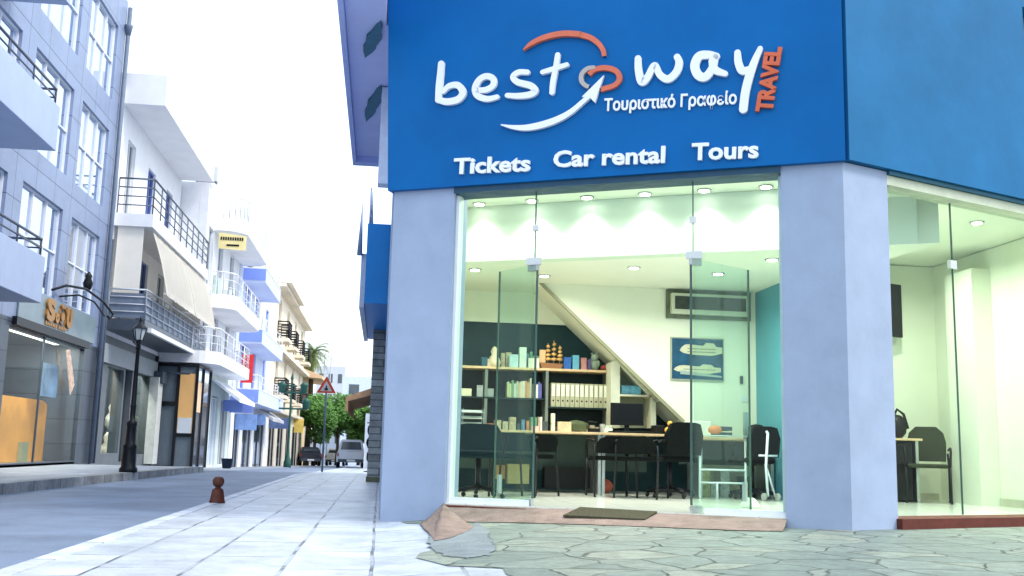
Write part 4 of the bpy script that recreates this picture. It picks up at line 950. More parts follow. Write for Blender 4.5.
vehicle('parked_car', 'white car parked left of the pickup', 'car', (-3.9, 92, gz(0, 92)), rad(-4), mat('white_car', (.7, .73, .78), .3, coat=.4), 1.5, 1.7, 4.2)
vehicle('parked_car', 'dark car parked in the shade under the trees', 'car', (-5.3, 82, gz(0, 82)), rad(8), mat('dark_car', (.03, .035, .05), .3, coat=.4), 1.45, 1.7, 4.2)
vehicle('parked_car', 'small white car beside the ochre building', 'car', (-6.55, 98, gz(0, 98)), rad(10), MATS['white_car'], 1.45, 1.7, 4.2)

# ------------------------------------------------------------------ trees
LEAF = mat('leaf_green', (.10, .24, .05), .6, .5, 2.5)
BARK = mat('bark', (.09, .07, .05), .9, .3, 8, bump=.5)
def tree(label, x, y, z0, h, cr, lobes, nleaf=2600, ls=.16, seed=1):
    rnd = random.Random(seed); o = thing('street_tree', label, 'tree', (x, y, z0))
    tb = MB(); tb.tube([(0, 0, 0), (.05, .03, h*.22), (.0, 0, h*.42)], .16, 8, .10)
    L_ = []
    for k in range(lobes):
        a = k*2*math.pi/lobes+rnd.uniform(-.4, .4); rr = cr*rnd.uniform(.25, .62); zz = h*rnd.uniform(.42, .82)
        L_.append((V((rr*math.cos(a), rr*math.sin(a), zz)), cr*rnd.uniform(.35, .55)))
        tb.tube([(0, 0, h*.38), (rr*.5*math.cos(a), rr*.5*math.sin(a), (h*.38+zz)/2), tuple(L_[-1][0])], .07, 5, .02)
    L_.append((V((0, 0, h*.78)), cr*.6))
    tb.build('trunk', BARK, o)
    t = bmesh.new()
    for k in range(nleaf):
        c, r = rnd.choice(L_); d = V((rnd.gauss(0, 1), rnd.gauss(0, 1), rnd.gauss(0, 1))).normalized()*r*rnd.uniform(.55, 1.12)
        d.z *= .8; p = c+d; u = V((rnd.gauss(0, 1), rnd.gauss(0, 1), rnd.gauss(0, .6))).normalized()*ls*rnd.uniform(.6, 1.4); v_ = u.orthogonal().normalized()*ls*.45
        t.faces.new([t.verts.new(q) for q in (p-u, p+v_, p+u, p-v_)])
    mb = MB(); mb.merge(t); mb.build('crown', LEAF, o); return o
yt = 84
for i, (px, ppx, lab) in enumerate(((313, 19, 'leftmost round green street tree in front of the ochre building'), (336, 20, 'middle round green street tree behind the warning sign'), (358, 16, 'rightmost and lowest green street tree above the pickup'))):
    p = PY(px, 465, yt+i*3)
    tree(lab, p.x, yt+i*3, gz(0, yt), 6.1-(.4 if i == 2 else 0)+(.3 if i == 1 else 0), ppx/10, 9, 9000, .14, seed=i+3)
# palm
pm = thing('palm_tree', 'tall palm tree with a shaggy green crown behind the ochre building', 'palm tree', (-6.0, 87, gz(0, 87)))
MB().tube([(0, 0, 0), (.1, 0, 5), (0, 0, 9.2)], .25, 8, .18).build('trunk', BARK, pm)
t = bmesh.new(); rnd = random.Random(5)
for k in range(70):
    a = rnd.uniform(0, 2*math.pi); el = rnd.uniform(-1.2, 1.3); ln = rnd.uniform(1.4, 2.2); prev = V((0, 0, 9.2)); d = V((math.cos(a)*math.cos(el), math.sin(a)*math.cos(el), math.sin(el)))
    for s_i in range(6):
        d.z -= .28; d.normalize(); nx_ = prev+d*ln/6; sd = d.cross(V((0, 0, 1))).normalized()
        for m_ in range(3):
            q = prev+(nx_-prev)*m_/3
            for sg_ in (-1, 1):
                tip = q+sd*sg_*.42*(1-s_i/8)+d*.25-V((0, 0, .15)); t.faces.new([t.verts.new(z_) for z_ in (q, q+d*.07, tip)])
        prev = nx_
mb = MB(); mb.merge(t); mb.build('crown', mat('palm_green', (.16, .22, .07), .6, .4, 2), pm)

# ------------------------------------------------------------------ furniture inside the shop
def bx(mb, px0, py0, px1, py1, y, dy, inset=0):
    """box whose front face spans two pixels' positions on the plane y"""
    a = XZ(px0, py0, y); b = XZ(px1, py1, y)
    x0, x1 = sorted((a[0], b[0])); z0, z1 = sorted((a[1], b[1])); mb.box(x0, x1, y, y+dy, z0, z1); return mb
# shelf unit
YS0 = 13.25
shf = thing('shelf_unit', 'long dark shelf unit with pale wooden top under the stair', 'shelf', (1.9, 13.4, FZ))
zt = 1.79
w(MB().box(.4, 3.06, YS0, 13.64, zt-.03, zt), 'top_board', WOOD, shf)
w(MB().box(.4, 3.05, 13.60, 13.64, .95, zt-.032), 'back_panel', SHELFD, shf)
mb = MB()
for px in (486, 547, 609):
    x = XZ(px, 400, YS0)[0]; mb.box(x-.018, x+.018, YS0+.01, 13.598, .97, zt-.032)
w(mb, 'upright', mat('upright_grey', (.16, .2, .18), .5), shf)
zs1 = XZ(480, 396.5, YS0)[1]; zs2 = XZ(580, 407.5, YS0)[1]
xa = XZ(547, 400, YS0)[0]
w(MB().box(.4, xa-.02, YS0+.005, 13.597, zs1-.02, zs1), 'shelf_board', SHELFD, shf)
w(MB().box(xa+.02, 3.03, YS0+.005, 13.597, zs2-.02, zs2), 'shelf_board', SHELFD, shf)
# binders
x0 = XZ(551, 398, YS0+.02)[0]; x1 = XZ(608, 398, YS0+.02)[0]; nb = 12; wb = (x1-x0)/nb
labs = 'beige lever arch binder with a white spine label on the shelf'
BIN = mat('binder_beige', (.42, .42, .28), .6, .08, 8); BLB = mat('binder_label', (.72, .74, .62), .6, .05, 8)
proto = thing('binder', labs, 'binder', (x0+wb/2, YS0+.03, zs2+.002), 0, 'row of beige binders on the shelf')
MB().box(-wb/2+.003, wb/2-.003, 0, .25, 0, .31, .003).build('cover', BIN, proto)
MB().box(-wb/2+.01, wb/2-.01, -.004, -.0008, .14, .29).build('spine_label', BLB, proto)
MB().tube([(0, -.004, .08), (0, .004, .08)], .012, 8).build('finger_hole', PLB, proto)
for i in range(1, nb):
    c = copy_tree(proto); c.location.x = x0+wb*(i+.5)
    c['label'] = labs
# books (left compartments)
bc = [(.5, .52, .3), (.5, .52, .3), (.2, .3, .2), (.55, .55, .45), (.4, .45, .4), (.6, .4, .25), (.65, .55, .4), (.6, .58, .5), (.55, .25, .12), (.6, .35, .2), (.55, .5, .4), (.12, .1, .1), (.45, .12, .08), (.6, .6, .55), (.1, .12, .35), (.12, .13, .4)]
px = 507.0
for i, c in enumerate(bc):
    wpx = random.uniform(1.8, 2.6); a = XZ(px, 397, YS0+.03)[0]; b = XZ(px+wpx, 397, YS0+.03)[0]; h = random.uniform(.17, .26)
    single('book', MB().box(a, b-.002, YS0+.03, YS0+.2, zs1+.001, zs1+h, .002), mat('book_%d' % i, c, .6, .1, 9), 'book standing upright in the row on the middle shelf', 'book', group='books on the middle shelf')
    px += wpx
# items left on the shelf
single('paper_tray', MB().box(*sorted((XZ(466, 0, YS0)[0], XZ(484, 0, YS0)[0])), YS0+.03, YS0+.25, zs1+.001, zs1+.10, .005), mat('tray_cream', (.6, .58, .42), .6), 'cream stack of paper at the left of the shelf', 'paper stack')
single('photo_frame', MB().box(*sorted((XZ(489, 0, YS0)[0], XZ(495, 0, YS0)[0])), YS0+.05, YS0+.1, zs1+.001, zs1+.15, .004), mat('frame_grey', (.35, .38, .38), .3, .3, 10), 'small grey photo frame left of the books', 'frame')
single('storage_box', MB().box(*sorted((XZ(496, 0, YS0)[0], XZ(505, 0, YS0)[0])), YS0+.04, YS0+.2, zs1+.001, zs1+.11, .004), mat('box_grey', (.25, .3, .28), .4), 'low grey box between the photo frame and the books', 'box')
# things on the shelf top
def topbox(px0, px1, h, col, name, label, cat, d=.12, lean=0, group=None):
    a, b = XZ(px0, 360, YS0)[0], XZ(px1, 360, YS0)[0]
    return single(name, MB().box(a, b, YS0+.05, YS0+.05+d, zt+.001, zt+h, .004), mat(name+label[:14], col, .6, .15, 9), label, cat, group=group)
topbox(482, 488, .12, (.03, .1, .14), 'box', 'small dark teal box on the shelf top', 'box')
topbox(488, 498, .10, (.6, .45, .3), 'box', 'peach coloured box at the left of the shelf top', 'box')
single('figurine', MB().lathe([(.07, 0), (.09, .06), (.06, .13), (.035, .16), (.05, .2), (.03, .25), (.005, .27)], (XZ(505, 0, YS0)[0], YS0+.1, zt+.001), 12), mat('fig_cream', (.65, .58, .42), .5), 'cream figurine standing on the shelf top', 'figurine')
topbox(510, 519, .17, (.45, .6, .62), 'box', 'pale blue box behind the open glass door', 'box')
topbox(520, 527, .27, (.6, .66, .6), 'box', 'tall whitish box on the shelf top', 'box')
topbox(529, 540, .13, (.66, .66, .55), 'box', 'low white box left of the golden model ship', 'box')
# golden model ship
cx = XZ(553, 360, YS0)[0]
sh_ = thing('model_ship', 'golden model sailing ship on the shelf top', 'model ship', (cx, YS0+.12, zt+.001))
GLD = mat('gold_leaf', (.60, .36, .12), .35, .3, 30, metal=.3)
MB().ext([(-.12, -.02, 0), (.12, -.02, 0), (.165, -.02, .07), (-.165, -.02, .08)], (0, .07, 0)).build('hull', mat('hull_brown', (.3, .14, .06), .5), sh_)
MB().box(-.16, -.08, -.01, .04, .08, .25, .004).build('stern_sail', mat('sail_peach', (.65, .42, .22), .5), sh_)
mb = MB()
for xx, hh in ((-.05, .34), (.03, .38), (.11, .32)):
    mb.tube([(xx, .01, .05), (xx, .01, hh)], .005, 5)
    for k in range(4):
        z = .1+k*(hh-.12)/4; hw = .05-.007*k; mb.ball((xx, -.012, z+.03), .03, (hw/.03, .5, .9), 1, .1)
mb.build('sails', GLD, sh_)
topbox(565, 572, .16, (.03, .12, .4), 'brochure_box', 'blue brochure box right of the golden ship', 'box')
topbox(573.5, 580, .19, (.12, .38, .5), 'brochure_box', 'turquoise brochure box on the shelf top', 'box')
topbox(582, 587.5, .16, (.45, .22, .2), 'brochure_box', 'pink brochure box on the shelf top', 'box')
topbox(588.5, 592, .14, (.1, .08, .2), 'brochure_box', 'narrow violet brochure box on the shelf top', 'box')
xx = XZ(596, 360, YS0)[0]
ty = thing('soft_toy', 'grey green soft toy sitting on the shelf top', 'toy', (xx, YS0+.1, zt+.001))
TG = mat('toy_green', (.25, .33, .25), .9, .2, 20)
MB().ball((0, 0, .07), .065, (1, .8, 1.1)).ball((0, -.01, .17), .05).ball((-.045, -.02, .09), .025, (1, 1, 1.8)).ball((.045, -.02, .09), .025, (1, 1, 1.8)).ball((-.035, 0, .22), .016).ball((.035, 0, .22), .016).build('body', TG, ty)
MB().ball((xx+.14-xx, 0, .04), .05, (1.2, .8, .8)).build('red_cushion', mat('cushion_red', (.3, .06, .04), .8), ty)

rc_ = random.Random(11)
def clutter(pxs, zb, y, name, group, labf, hmin, hmax, wpx=(3, 7), d=.12):
    px = pxs[0]
    while px < pxs[1]:
        wp = rc_.uniform(*wpx); a, b = XZ(px, 400, y)[0], XZ(px+wp, 400, y)[0]; h = rc_.uniform(hmin, hmax)
        c = rc_.choice([(.6, .6, .5), (.5, .42, .28), (.12, .25, .4), (.55, .2, .1), (.15, .35, .2), (.62, .6, .3), (.7, .7, .66), (.05, .08, .09)])
        mb = MB(); mb.box(a, b-.004, y, y+d, zb+.001, zb+h, .003)
        o = single(name, mb, mat('clut_%d' % rc_.randint(0, 9999), c, .55, .35, 22), labf, name.replace('_', ' '), group=group)
        px += wp+rc_.uniform(.3, 1.5)
clutter((551, 607), .975, YS0+.12, 'packet', 'small packets under the row of binders', 'small packet or box standing under the row of beige binders', .05, .13)
clutter((488, 545), .975, YS0+.12, 'folder', 'folders behind the desk under the books', 'folder or box leaning behind the desk below the books', .08, .2)
clutter((567, 592), zt, YS0+.20, 'brochure', 'brochures behind the boxes on the shelf top', 'brochure standing behind the coloured boxes on the shelf top', .12, .22, (2, 4), .05)
clutter((500, 540), zt, YS0+.20, 'brochure', 'brochures behind the boxes left of the golden ship', 'brochure standing behind the boxes left of the golden ship', .12, .24, (3, 6), .05)
# pale sloping side shelf right of the unit
ss = thing('sloping_shelf', 'pale stepped shelf under the sloping stair', 'shelf', (3.35, 13.1, FZ))
def ppoly(pts, y): return [(XZ(a, b, y)[0], y, XZ(a, b, y)[1]) for a, b in pts]
y_ = 13.0
w(MB().ext(ppoly([(611, 362), (620, 359), (620, 428), (611, 428)], y_), (0, .3, 0)), 'side_panel', SHELFL, ss)
w(MB().ext(ppoly([(620, 359), (623.5, 362), (661, 402), (655, 402), (620, 366)], y_), (0, .3, 0)), 'sloping_panel', SHELFL, ss)
w(MB().ext(ppoly([(620, 394), (652, 395), (652, 397), (620, 396)], y_), (0, .3, 0)), 'shelf_board', SHELFL, ss)
w(MB().ext(ppoly([(651, 397.5), (656, 400), (656, 428), (651, 428)], y_), (0, .3, 0)), 'side_panel', SHELFL, ss)
w(MB().ext(ppoly([(620, 362), (655, 402), (651, 428), (620, 428)], y_+.29), (0, .01, 0)), 'back_panel', mat('shelf_back_olive', (.32, .36, .26), .6), ss)
mb = MB(); bx(mb, 621.5, 393.5, 641, 386, y_+.05, .18); single('folder_stack', mb, mat('folder_blue', (.10, .3, .4), .5, .6, 14), 'stack of blue and orange folders on the sloping shelf', 'folders')

# desks
def desk(name, label, x0, x1, y0, y1, z=.965, panel=None, legs=()):
    d = thing(name, label, 'desk', ((x0+x1)/2, (y0+y1)/2, FZ))
    w(MB().box(x0, x1, y0, y1, z-.028, z, .003), 'desk_top', WOOD, d)
    if panel: w(MB().box(x0+.05, x1-.05, y1-.06, y1-.04, panel, z-.03), 'modesty_panel', WOODG, d)
    for lx in legs: w(MB().box(lx-.02, lx+.02, y0+.05, y1-.05, FZ+.001, z-.03, .003), 'leg', STEEL, d)
    return d
lx = XZ(598, 450, 12.6)[0]
desk('desk', 'long pale wooden desk in front of the dark shelf unit', .45, XZ(690, 430, 12.55)[0]-.35, 12.45, 13.2, .962, .48, (lx, lx+.05))
desk('desk', 'pale desk right of the stair with papers on it', XZ(688, 430, 12.1)[0], XZ(781, 430, 12.1)[0]+.1, 12.1, 12.7, .93, .6, (3.85, 4.75))
def dz(px): return 12.62
# storage under the desk
def under(px0, px1, py0, py1, y, dy, name, label, cat, m):
    mb = MB(); bx(mb, px0, py0, px1, py1, y, dy); return single(name, mb, m, label, cat)
under(545, 592, 467, 489, 12.95, .25, 'storage_box', 'wide black storage box on the floor under the long desk', 'box', PLB)
under(494, 505, 465, 479, 13.0, .2, 'carton', 'small orange cardboard carton under the desk left of the door', 'box', mat('carton', (.5, .28, .1), .8))
under(508, 529, 464, 484, 12.9, .25, 'carton', 'large tan carton under the desk seen through the door glass', 'box', mat('carton_tan', (.48, .38, .18), .8))
single('red_bag', MB().ball((XZ(604, 484, 12.9)[0], 12.95, FZ+.09), .12, (1.1, .7, .8), 2, .06), mat('bag_red', (.3, .07, .04), .6), 'dark red bag on the floor under the desk', 'bag')
# on the long desk
ZD = .963
def on(px, y=12.6): return XZ(px, 428, y)[0]
lt = thing('letter_tray', 'clear three tier letter tray on the left of the desk', 'tray', (on(473, 12.6), 12.6, ZD))
for k in range(3): MB().box(-.13, .13, 0, .28, .05+.075*k, .056+.075*k).box(-.13, .13, .27, .28, .056+.075*k, .09+.075*k).build('tray', mat('acrylic', (.55, .62, .58), .15, spec=.8), lt)
mb = MB()
for sx in (-.13, .127):
    for yy in (.01, .26): mb.box(sx, sx+.006, yy, yy+.008, 0, .25)
mb.build('tray_post', STEEL, lt)
for px, h, wd, c, lab in ((536, .06, .09, (.6, .4, .35), 'pink tin on the desk'), (541.5, .17, .022, (.7, .7, .65), 'slim white bottle on the desk'), (545.5, .12, .07, (.06, .08, .08), 'black pen pot on the desk'), (553.5, .22, .045, (.65, .68, .52), 'white upright catalogue on the desk'), (565, .12, .17, (.6, .48, .3), 'cream and orange card box on the desk'), (609, .09, .08, (.55, .6, .45), 'small white box at the foot of the monitor'), (607, .05, .1, (.6, .72, .6), 'pale green note block on the desk')):
    x = on(px); y = 12.62 if 'note' not in lab else 12.5
    single('desk_item', MB().box(x-wd/2, x+wd/2, y, y+.08, ZD+.001, ZD+h, .004), mat('desk_'+lab[:8], c, .6, .25, 14), lab, 'desk item')
single('handbag', MB().ball((on(580), 12.8, ZD+.075), .12, (1.35, .6, .62), 2, .05).box(on(573), on(588), 12.68, 12.7, ZD+.01, ZD+.10, .004), mat('bag_olive', (.07, .09, .04), .6, .3, 12), 'dark olive handbag lying on the desk', 'bag')
single('telephone', MB().box(on(590), on(600), 12.6, 12.75, ZD+.001, ZD+.05, .01).tube([(on(589), 12.62, ZD+.13), (on(597), 12.62, ZD+.12)], .016, 6), PLB, 'black telephone beside the monitor', 'telephone')
mo_ = thing('computer_monitor', 'black flat monitor standing on the desk', 'monitor', (on(629), 12.7, ZD), rad(-6))
MB().box(-.21, .21, 0, .03, .10, .38, .006).build('screen', PLB, mo_)
MB().box(-.03, .03, .03, .05, .02, .2).lathe([(.11, 0), (.11, .012), (.03, .02)], (0, .03, 0), 14).build('foot', PLB, mo_)
MB().box(-.185, .185, -.003, -.0005, .13, .36).build('display', mat('screen_off', (.005, .006, .008), .35, spec=.2), mo_)
single('keyboard', MB().box(on(606), on(650), 12.5, 12.64, ZD+.001, ZD+.025, .004), PLB, 'black keyboard in front of the monitor', 'keyboard')
single('papers', MB().box(on(655), on(665), 12.6, 12.8, ZD+.001, ZD+.11, .006), PLB, 'black speaker box right of the monitor', 'speaker')
single('toy_figure', MB().ball((on(667), 12.5, ZD+.05), .05, (1.2, .8, .9)).ball((on(667)+.01, 12.5, ZD+.13), .035), mat('toy_orange', (.8, .45, .08), .5), 'small yellow orange toy figure on the desk', 'toy')
single('card_holder', MB().box(on(690, 12.1)-.0, on(697, 12.1), 12.25, 12.4, .931, .99, .004), SHELFL, 'cream card holder at the left end of the right desk', 'holder')

# chairs
def visitor_chair(label, loc, rz, fab=FAB, group='black office visitor chairs', arms=True, bh=.70):
    o = thing('visitor_chair', label, 'chair', loc, rz, group)
    MB().box(-.23, .23, -.22, .22, .42, .47, .02).build('seat', fab, o)
    t = MB()
    pts = [(-.22, .20, .55), (-.21, .25, .72), (-.17, .28, .84), (0, .29, .87), (.17, .28, .84), (.21, .25, .72), (.22, .20, .55)]
    q_ = (bh-.5)/.365; t.ext([(-.22, .21, .50), (.22, .21, .50), (.23, .25, .5+.2*q_), (.20, .27, .5+.30*q_), (.12, .28, bh), (-.12, .28, bh), (-.20, .27, .5+.30*q_), (-.23, .25, .5+.2*q_)], (0, .035, 0)); t.build('backrest', fab, o)
    for sx in (-1, 1):
        MB().tube([(sx*.25, -.22, 0), (sx*.25, -.20, .44)], .013, 8).build('leg', BLACK, o)
        MB().tube([(sx*.25, .28, 0), (sx*.25, .22, .44), (sx*.24, .235, .6)], .013, 8).build('leg', BLACK, o)
        if arms: MB().tube([(sx*.25, -.20, .44), (sx*.26, -.21, .62), (sx*.26, -.15, .66), (sx*.26, .1, .66), (sx*.25, .24, .64)], .014, 8).build('armrest', PLB, o)
    return o
def office_chair(label, loc, rz, fab=FAB, tall=.5, wd=.26, group='swivel office chairs'):
    o = thing('office_chair', label, 'chair', loc, rz, group)
    MB().box(-wd, wd, -.24, .22, .42, .50, .03).build('seat', fab, o)
    t = bmesh.new(); MBt = MB(); MBt.ext([(-wd, .22, .50), (wd, .22, .50), (wd+.01, .25, .5+tall*.6), (wd-.05, .28, .5+tall*.95), (wd-.13, .285, .5+tall), (-wd+.13, .285, .5+tall), (-wd+.05, .28, .5+tall*.95), (-wd-.01, .25, .5+tall*.6)], (0, .06, 0)); t.free()
    MBt.build('backrest', fab, o)
    MB().tube([(0, 0, .1), (0, 0, .42)], .03, 8).build('column', BLACK, o)
    mb = MB()
    for k in range(5):
        a = k*2*math.pi/5+.3; mb.tube([(0, 0, .12), (.28*math.cos(a), .28*math.sin(a), .07)], .022, 6); mb.ball((.28*math.cos(a), .28*math.sin(a), .03), .03, n=1)
    mb.build('base', BLACK, o)
    for sx in (-1, 1): MB().tube([(sx*wd, -.05, .44), (sx*(wd+.05), -.05, .64), (sx*(wd+.05), .18, .66)], .016, 6).build('armrest', PLB, o)
    return o
def fl(px, py): p = G(px, py, FZ); return (p.x, p.y, FZ)
office_chair('teal black office chair turned away behind the left glass panel', (1.04, 10.95, FZ), rad(172+0), FABT, .27, .25)
c_ = fl(540, 488)
visitor_chair('black visitor chair partly behind the left glass door', (1.72, 12.0, FZ), rad(205))
visitor_chair('teal black chair seen through the left glass door', (1.50, 11.6, FZ), rad(170), FABT)
visitor_chair('black visitor chair left of the pair before the monitor', (2.72, 12.05, FZ), rad(180))
visitor_chair('black visitor chair right of the pair before the monitor', (3.02, 11.75, FZ), rad(150))
office_chair('large black office chair with rounded back beside the stair', (3.42, 12.0, FZ), rad(200), FAB, .38, .25)
# right desk group
rc = thing('display_cabinet', 'clear glass topped table with a chrome frame by the right door', 'cabinet', (4.0, 11.9, FZ))
office_chair('dark chair behind the right door against the blue wall', (4.45, 12.05, FZ), rad(190), FAB, .36, .2)
w(MB().box(3.72, 4.32, 11.8, 12.05, .945, .955), 'glass_top', mat('acrylic', (.5, .5, .5)), rc)
cf = MB()
for x in (3.74, 4.3):
    cf.tube([(x, 11.85, FZ), (x, 11.85, .94)], .014, 6)
cf.tube([(3.74, 11.85, .55), (4.3, 11.85, .55)], .012, 6).tube([(3.74, 11.85, .4), (4.3, 11.85, .4)], .012, 6).tube([(3.95, 11.85, .40), (3.95, 11.85, FZ)], .012, 6)
w(cf, 'frame', RAILW, rc)
pr = thing('printer', 'white and grey printer standing on the right desk', 'printer', (4.05, 12.3, .932))
MB().box(-.28, -.02, 0, .3, 0, .20, .015).build('body', mat('printer_white', (.72, .74, .66), .5), pr); MB().box(0, .25, 0, .28, .02, .07, .005).box(0, .25, 0, .28, .09, .14, .005).build('paper_trays', DKGREY, pr)
single('cordless_holder', MB().box(4.42, 4.47, 12.2, 12.26, .932, 1.25, .004), STEEL, 'tall grey upright holder on the right desk', 'holder')
single('dark_case', MB().ball((4.62, 12.35, 1.02), .12, (1.2, .7, .8), 2, .05), PLB, 'dark rounded case on the right desk beside the blue wall', 'case')
clutter((700, 750), FZ, 12.5, 'floor_box', 'boxes under the right desk', 'box standing on the floor under the right desk', .15, .42, (5, 12), .2)
single('orange_bag', MB().ball((3.98, 12.0, 1.02), .07, (1.3, .6, .8), 2, .05), mat('bag_orange', (.6, .2, .08), .6), 'small orange bag on the glass topped table', 'bag')
# white folding trolley
tr = thing('folding_trolley', 'white folding luggage trolley standing by the right jamb', 'trolley', fl(768, 501), .15)
MB().tube([(0, 0, .05), (-.02, .0, .4), (.01, 0, .78), (.01, .03, .80)], .016, 8).tube([(-.02, 0, .4), (.13, .05, .04)], .012, 6).tube([(-.1, .02, .52), (.14, .02, .52)], .012, 6).build('frame', mat('white_metal', (1, 1, 1)), tr)
mb = MB()
for x in (-.05, .13): mb.tube([(x-.015, 0, .045), (x+.015, 0, .045)], .045, 12)
mb.build('wheels', mat('wheel_pale', (.4, .42, .38), .5), tr)
# things seen on the floor at the door
single('floor_lamp_base', MB().lathe([(.09, 0), (.10, .03), (.05, .09), (.03, .1)], fl(750, 508), 14), mat('white_plastic', (.7, .72, .62), .5), 'small white gadget on the floor by the right door', 'gadget')
# picture, air conditioner, thermostat
ya = YB-.03
pc = thing('picture', 'framed picture of two white ferries on blue sea', 'picture', (4.0, YB-.02, 1.7))
a = XZ(672, 338, ya); b = XZ(723, 381, ya); X0, X1, Z1, Z0 = a[0], b[0], a[1], b[1]+.01
w(MB().box(X0-.015, X1+.015, ya, ya+.028, Z0-.015, Z1+.015), 'frame', mat('frame_olive', (.35, .38, .3), .5), pc)
w(MB().box(X0, X1, ya-.004, ya-.001, Z0, Z1), 'canvas', mat('sea_blue', (.008, .07, .14), .5, .5, 5), pc)
def boat(x0, x1, z, h):
    L_ = x1-x0; q = [(0, .45), (.04, .75), (.12, 1), (.2, 1.05), (.55, .95), (.62, 1.25), (.8, 1.2), (.86, .9), (1, .85), (1, .3), (.75, .05), (.3, .1), (.08, .25)]
    w(MB().ext([(x0+u*L_, ya-.012, z+v*h) for u, v in q], (0, .007, 0)), 'painted_ferry', mat('boat_white', (.52, .53, .38), .5, .1, 9), pc)
boat(X0+.10, X1-.01, Z0+.30, .14)
for zz in (.345, .385): w(MB().box(X0+.2, X1-.1, ya-.0135, ya-.0125, Z0+zz, Z0+zz+.012), 'painted_window_band', mat('band_olive', (.2, .22, .15), .5), pc)
w(MB().box(X0+.15, X1-.1, ya-.0135, ya-.0125, Z0+.12, Z0+.13), 'painted_window_band', mat('band_olive', (.2, .22, .15)), pc)
if 1: boat(X0+.02, X1-.03, Z0+.07, .10)
w(MB().ext([(X0+.1, ya-.014, Z0+.06), (X1-.02, ya-.014, Z0+.03), (X1-.02, ya-.014, Z0+.05), (X0+.12, ya-.014, Z0+.11)], (0, .001, 0)), 'painted_ferry', mat('foam_green', (.3, .4, .36), .5), pc)
ac = thing('air_conditioner', 'wall mounted air conditioner high on the back wall', 'air conditioner', (4.1, YB-.1, 2.4))
a = XZ(672, 291, YB-.12); b = XZ(749, 315, YB-.12)
w(MB().box(a[0], b[0], YB-.12, YB-.002, b[1]-.02, a[1]-.02, .01), 'casing', SHELFL, ac)
w(MB().box(a[0]-.05, b[0]+.05, YB-.05, YB-.003, b[1]-.07, a[1]+.03), 'surround', mat('surround_green', (.12, .15, .10), .6, .3, 8), ac)
w(MB().box(a[0]+.04, b[0]-.04, YB-.128, YB-.121, b[1]+.04, a[1]-.06), 'grille', mat('grille_dark', (.05, .06, .05), .5, .4, 20), ac)
x_, z_ = XZ(741, 380, YB); single('thermostat', MB().box(x_-.02, x_+.02, YB-.025, YB-.002, z_-.05, z_+.05, .004), DKGREY, 'small dark wall control right of the ferry picture', 'thermostat')
single('wall_switch', MB().box(x_, x_+.07, YB-.015, YB-.002, z_-.28, z_-.21, .003), RAILW, 'pale wall switch below the dark wall control', 'switch')
# right room: tv, desk, chair, backpack
tv = thing('television', 'dark wall television tilted beside the right window', 'television', (6.33, 12.45, 2.62), rad(22))
MB().box(-.42, .42, -.02, .03, -.32, .38, .008).build('screen', PLB, tv); MB().box(-.05, .05, .03, .2, -.05, .05).build('bracket', BLACK, tv)
desk('desk', 'wooden desk with a black front seen through the right window', 5.5, 6.62, 12.0, 12.65, .985, .25, (6.57,))
w(MB().box(5.9, 6.5, 12.05, 12.5, FZ+.03, .93), 'drawer_unit', PLB, bpy.data.objects['desk.002'])
bp2 = thing('backpack', 'black backpack standing on the right desk', 'backpack', (6.42, 12.25, .987))
MB().ball((0, 0, .14), .14, (.9, .7, 1.15), 2, .04).build('bag_body', PLB, bp2); MB().tube([(-.05, 0, .26), (0, -.02, .36), (.08, -.03, .3), (.12, -.05, .12)], .018, 6).build('strap', PLB, bp2)
av = fl(929, 503)
ac_ = visitor_chair('olive black armchair beside the desk in the right window', av, rad(-28), mat('olive_seat', (.03, .038, .018), .8, .2, 20), bh=.93)

# ------------------------------------------------------------------ lights of the shop
LAMPC = (1.0, 1.0, .89)
DISC = emitmat('lamp_disc', (1, 1, .9), 14)
def downlight(x, y, z, power, label, group, size=.12, spread=160, spotcone=None):
    o = thing('ceiling_light', label, 'ceiling light', (x, y, z-.002), 0, group)
    MB().lathe([(.075, -.012), (.078, 0), (.055, 0.0)], n=18).build('trim_ring', STEEL, o)
    MB().lathe([(.054, -.016), (.054, -.013)], n=18).build('lamp_disc', DISC, o)
    if spotcone:
        ld = bpy.data.lights.new('downlight', 'SPOT'); ld.spot_size = rad(spotcone); ld.spot_blend = .9; ld.shadow_soft_size = .04
    else:
        ld = bpy.data.lights.new('downlight', 'AREA'); ld.shape = 'DISK'; ld.size = size; ld.spread = rad(spread)
    ld.energy = power; ld.color = LAMPC
    lo = bpy.data.objects.new('lamp', ld); COL.objects.link(lo); lo.location = (0, 0, -.04); lo.parent = o
grp = 'round recessed lights in the low office ceiling'
for px, py in ((475, 270), (634, 268), (718, 274), (772, 260)):
    p = G(px, py, CE-.01); downlight(p.x, p.y, CE, 17, 'round recessed light in the low office ceiling', grp)
downlight(1.9, 12.2, CE, 17, 'round recessed light in the low office ceiling', grp)
for px, py in ((925, 216), (977, 223)):
    p = G(px, py, 3.30); downlight(p.x, p.y, 3.31, 20, 'round recessed light in the high ceiling behind the right window', 'lights behind the right window')
downlight(6.2, 11.5, 3.31, 24, 'round recessed light in the high ceiling behind the right window', 'lights behind the right window')
for s0 in (.40, 1.03, 1.66, 2.30, 2.93, 3.56):    # wall washers before the bulkhead
    q = P(s0, 3.46, -1.34)
    downlight(q.x, q.y, 3.463, 26, 'small spotlight washing the white bulkhead', 'spotlights in front of the bulkhead', .05, 100, 105)
for s0 in (1.0, 2.2, 3.4):
    q = P(s0, 3.46, -.75); downlight(q.x, q.y, 3.463, 10, 'recessed light just inside the glass front', 'lights inside the glass front', .3)

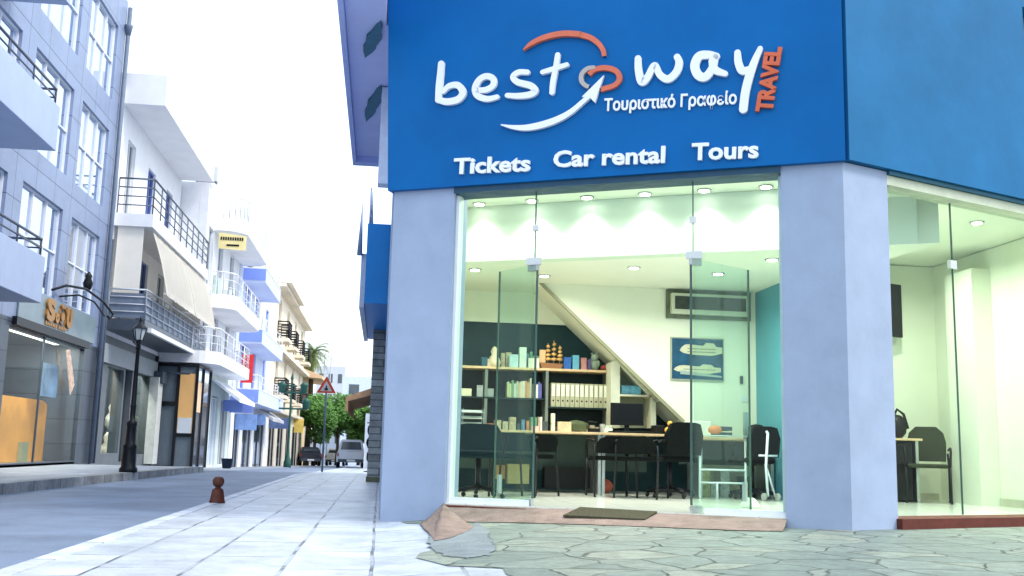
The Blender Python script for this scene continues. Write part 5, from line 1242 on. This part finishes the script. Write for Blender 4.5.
def shop_fill(x, y, z, lx, ly, e, label):  # added fill lamp and glowing panel, brightens what stands behind the shop glass
    o = thing('ceiling_light', label, 'ceiling light', (x, y, z))
    MB().box(-lx/2, lx/2, -ly/2, ly/2, -.03, 0).build('fill_panel', emitmat('fill_glow', (1, .95, .85), 3), o)
    ld = bpy.data.lights.new('shop_fill_light', 'AREA'); ld.shape = 'RECTANGLE'; ld.size = lx; ld.size_y = ly; ld.energy = e; ld.color = (1, .93, .8)
    lo = bpy.data.objects.new('lamp', ld); COL.objects.link(lo); lo.location = (0, 0, -.05); lo.parent = o
shop_fill(-7.95, 24, 3.02, .2, 4.5, 150, 'long added fill light inside the shop with the gold sign')
shop_fill(-8.0, 31.5, 3.4, .3, 5, 200, 'long added fill light inside the shop under the low balcony')

# ------------------------------------------------------------------ sky, sun, camera
wd = bpy.data.worlds.new('World'); sc.world = wd; wd.use_nodes = True; nt = wd.node_tree; bg = nt.nodes['Background']
sky = nt.nodes.new('ShaderNodeTexSky'); sky.sky_type = 'NISHITA'; sky.sun_disc = False
SUN_EL, SUN_AZ = 50, 115     # azimuth: where the sun stands, degrees clockwise from +Y
sky.sun_elevation = rad(SUN_EL); sky.sun_rotation = rad(SUN_AZ); sky.dust_density = 3; sky.air_density = 1.2
mx = nt.nodes.new('ShaderNodeMixRGB'); mx.inputs['Fac'].default_value = .62; mx.inputs['Color2'].default_value = (9.8, 11.0, 12.4, 1)
nt.links.new(sky.outputs[0], mx.inputs['Color1']); nt.links.new(mx.outputs[0], bg.inputs['Color']); bg.inputs['Strength'].default_value = .15
sl = bpy.data.lights.new('sun', 'SUN'); sl.energy = 2.0; sl.angle = rad(14); sl.color = (1, .95, .88)
so = bpy.data.objects.new('sun', sl); COL.objects.link(so)
az = rad(SUN_AZ); dirv = V((math.sin(az)*math.cos(rad(SUN_EL)), math.cos(az)*math.cos(rad(SUN_EL)), math.sin(rad(SUN_EL))))
so.rotation_euler = dirv.to_track_quat('Z', 'Y').to_euler()
cd = bpy.data.cameras.new('camera'); cd.sensor_width = 36; cd.lens = 36; cd.clip_start = .05; cd.clip_end = 3000
co = bpy.data.objects.new('camera', cd); COL.objects.link(co); co.matrix_world = Matrix.Translation(CAM) @ M3.to_4x4(); sc.camera = co
sc.view_settings.view_transform = 'Standard'; sc.view_settings.look = 'None'; sc.view_settings.gamma = 1; sc.view_settings.exposure = .45
sc.cycles.max_bounces = 8; sc.cycles.transparent_max_bounces = 16; sc.cycles.diffuse_bounces = 4
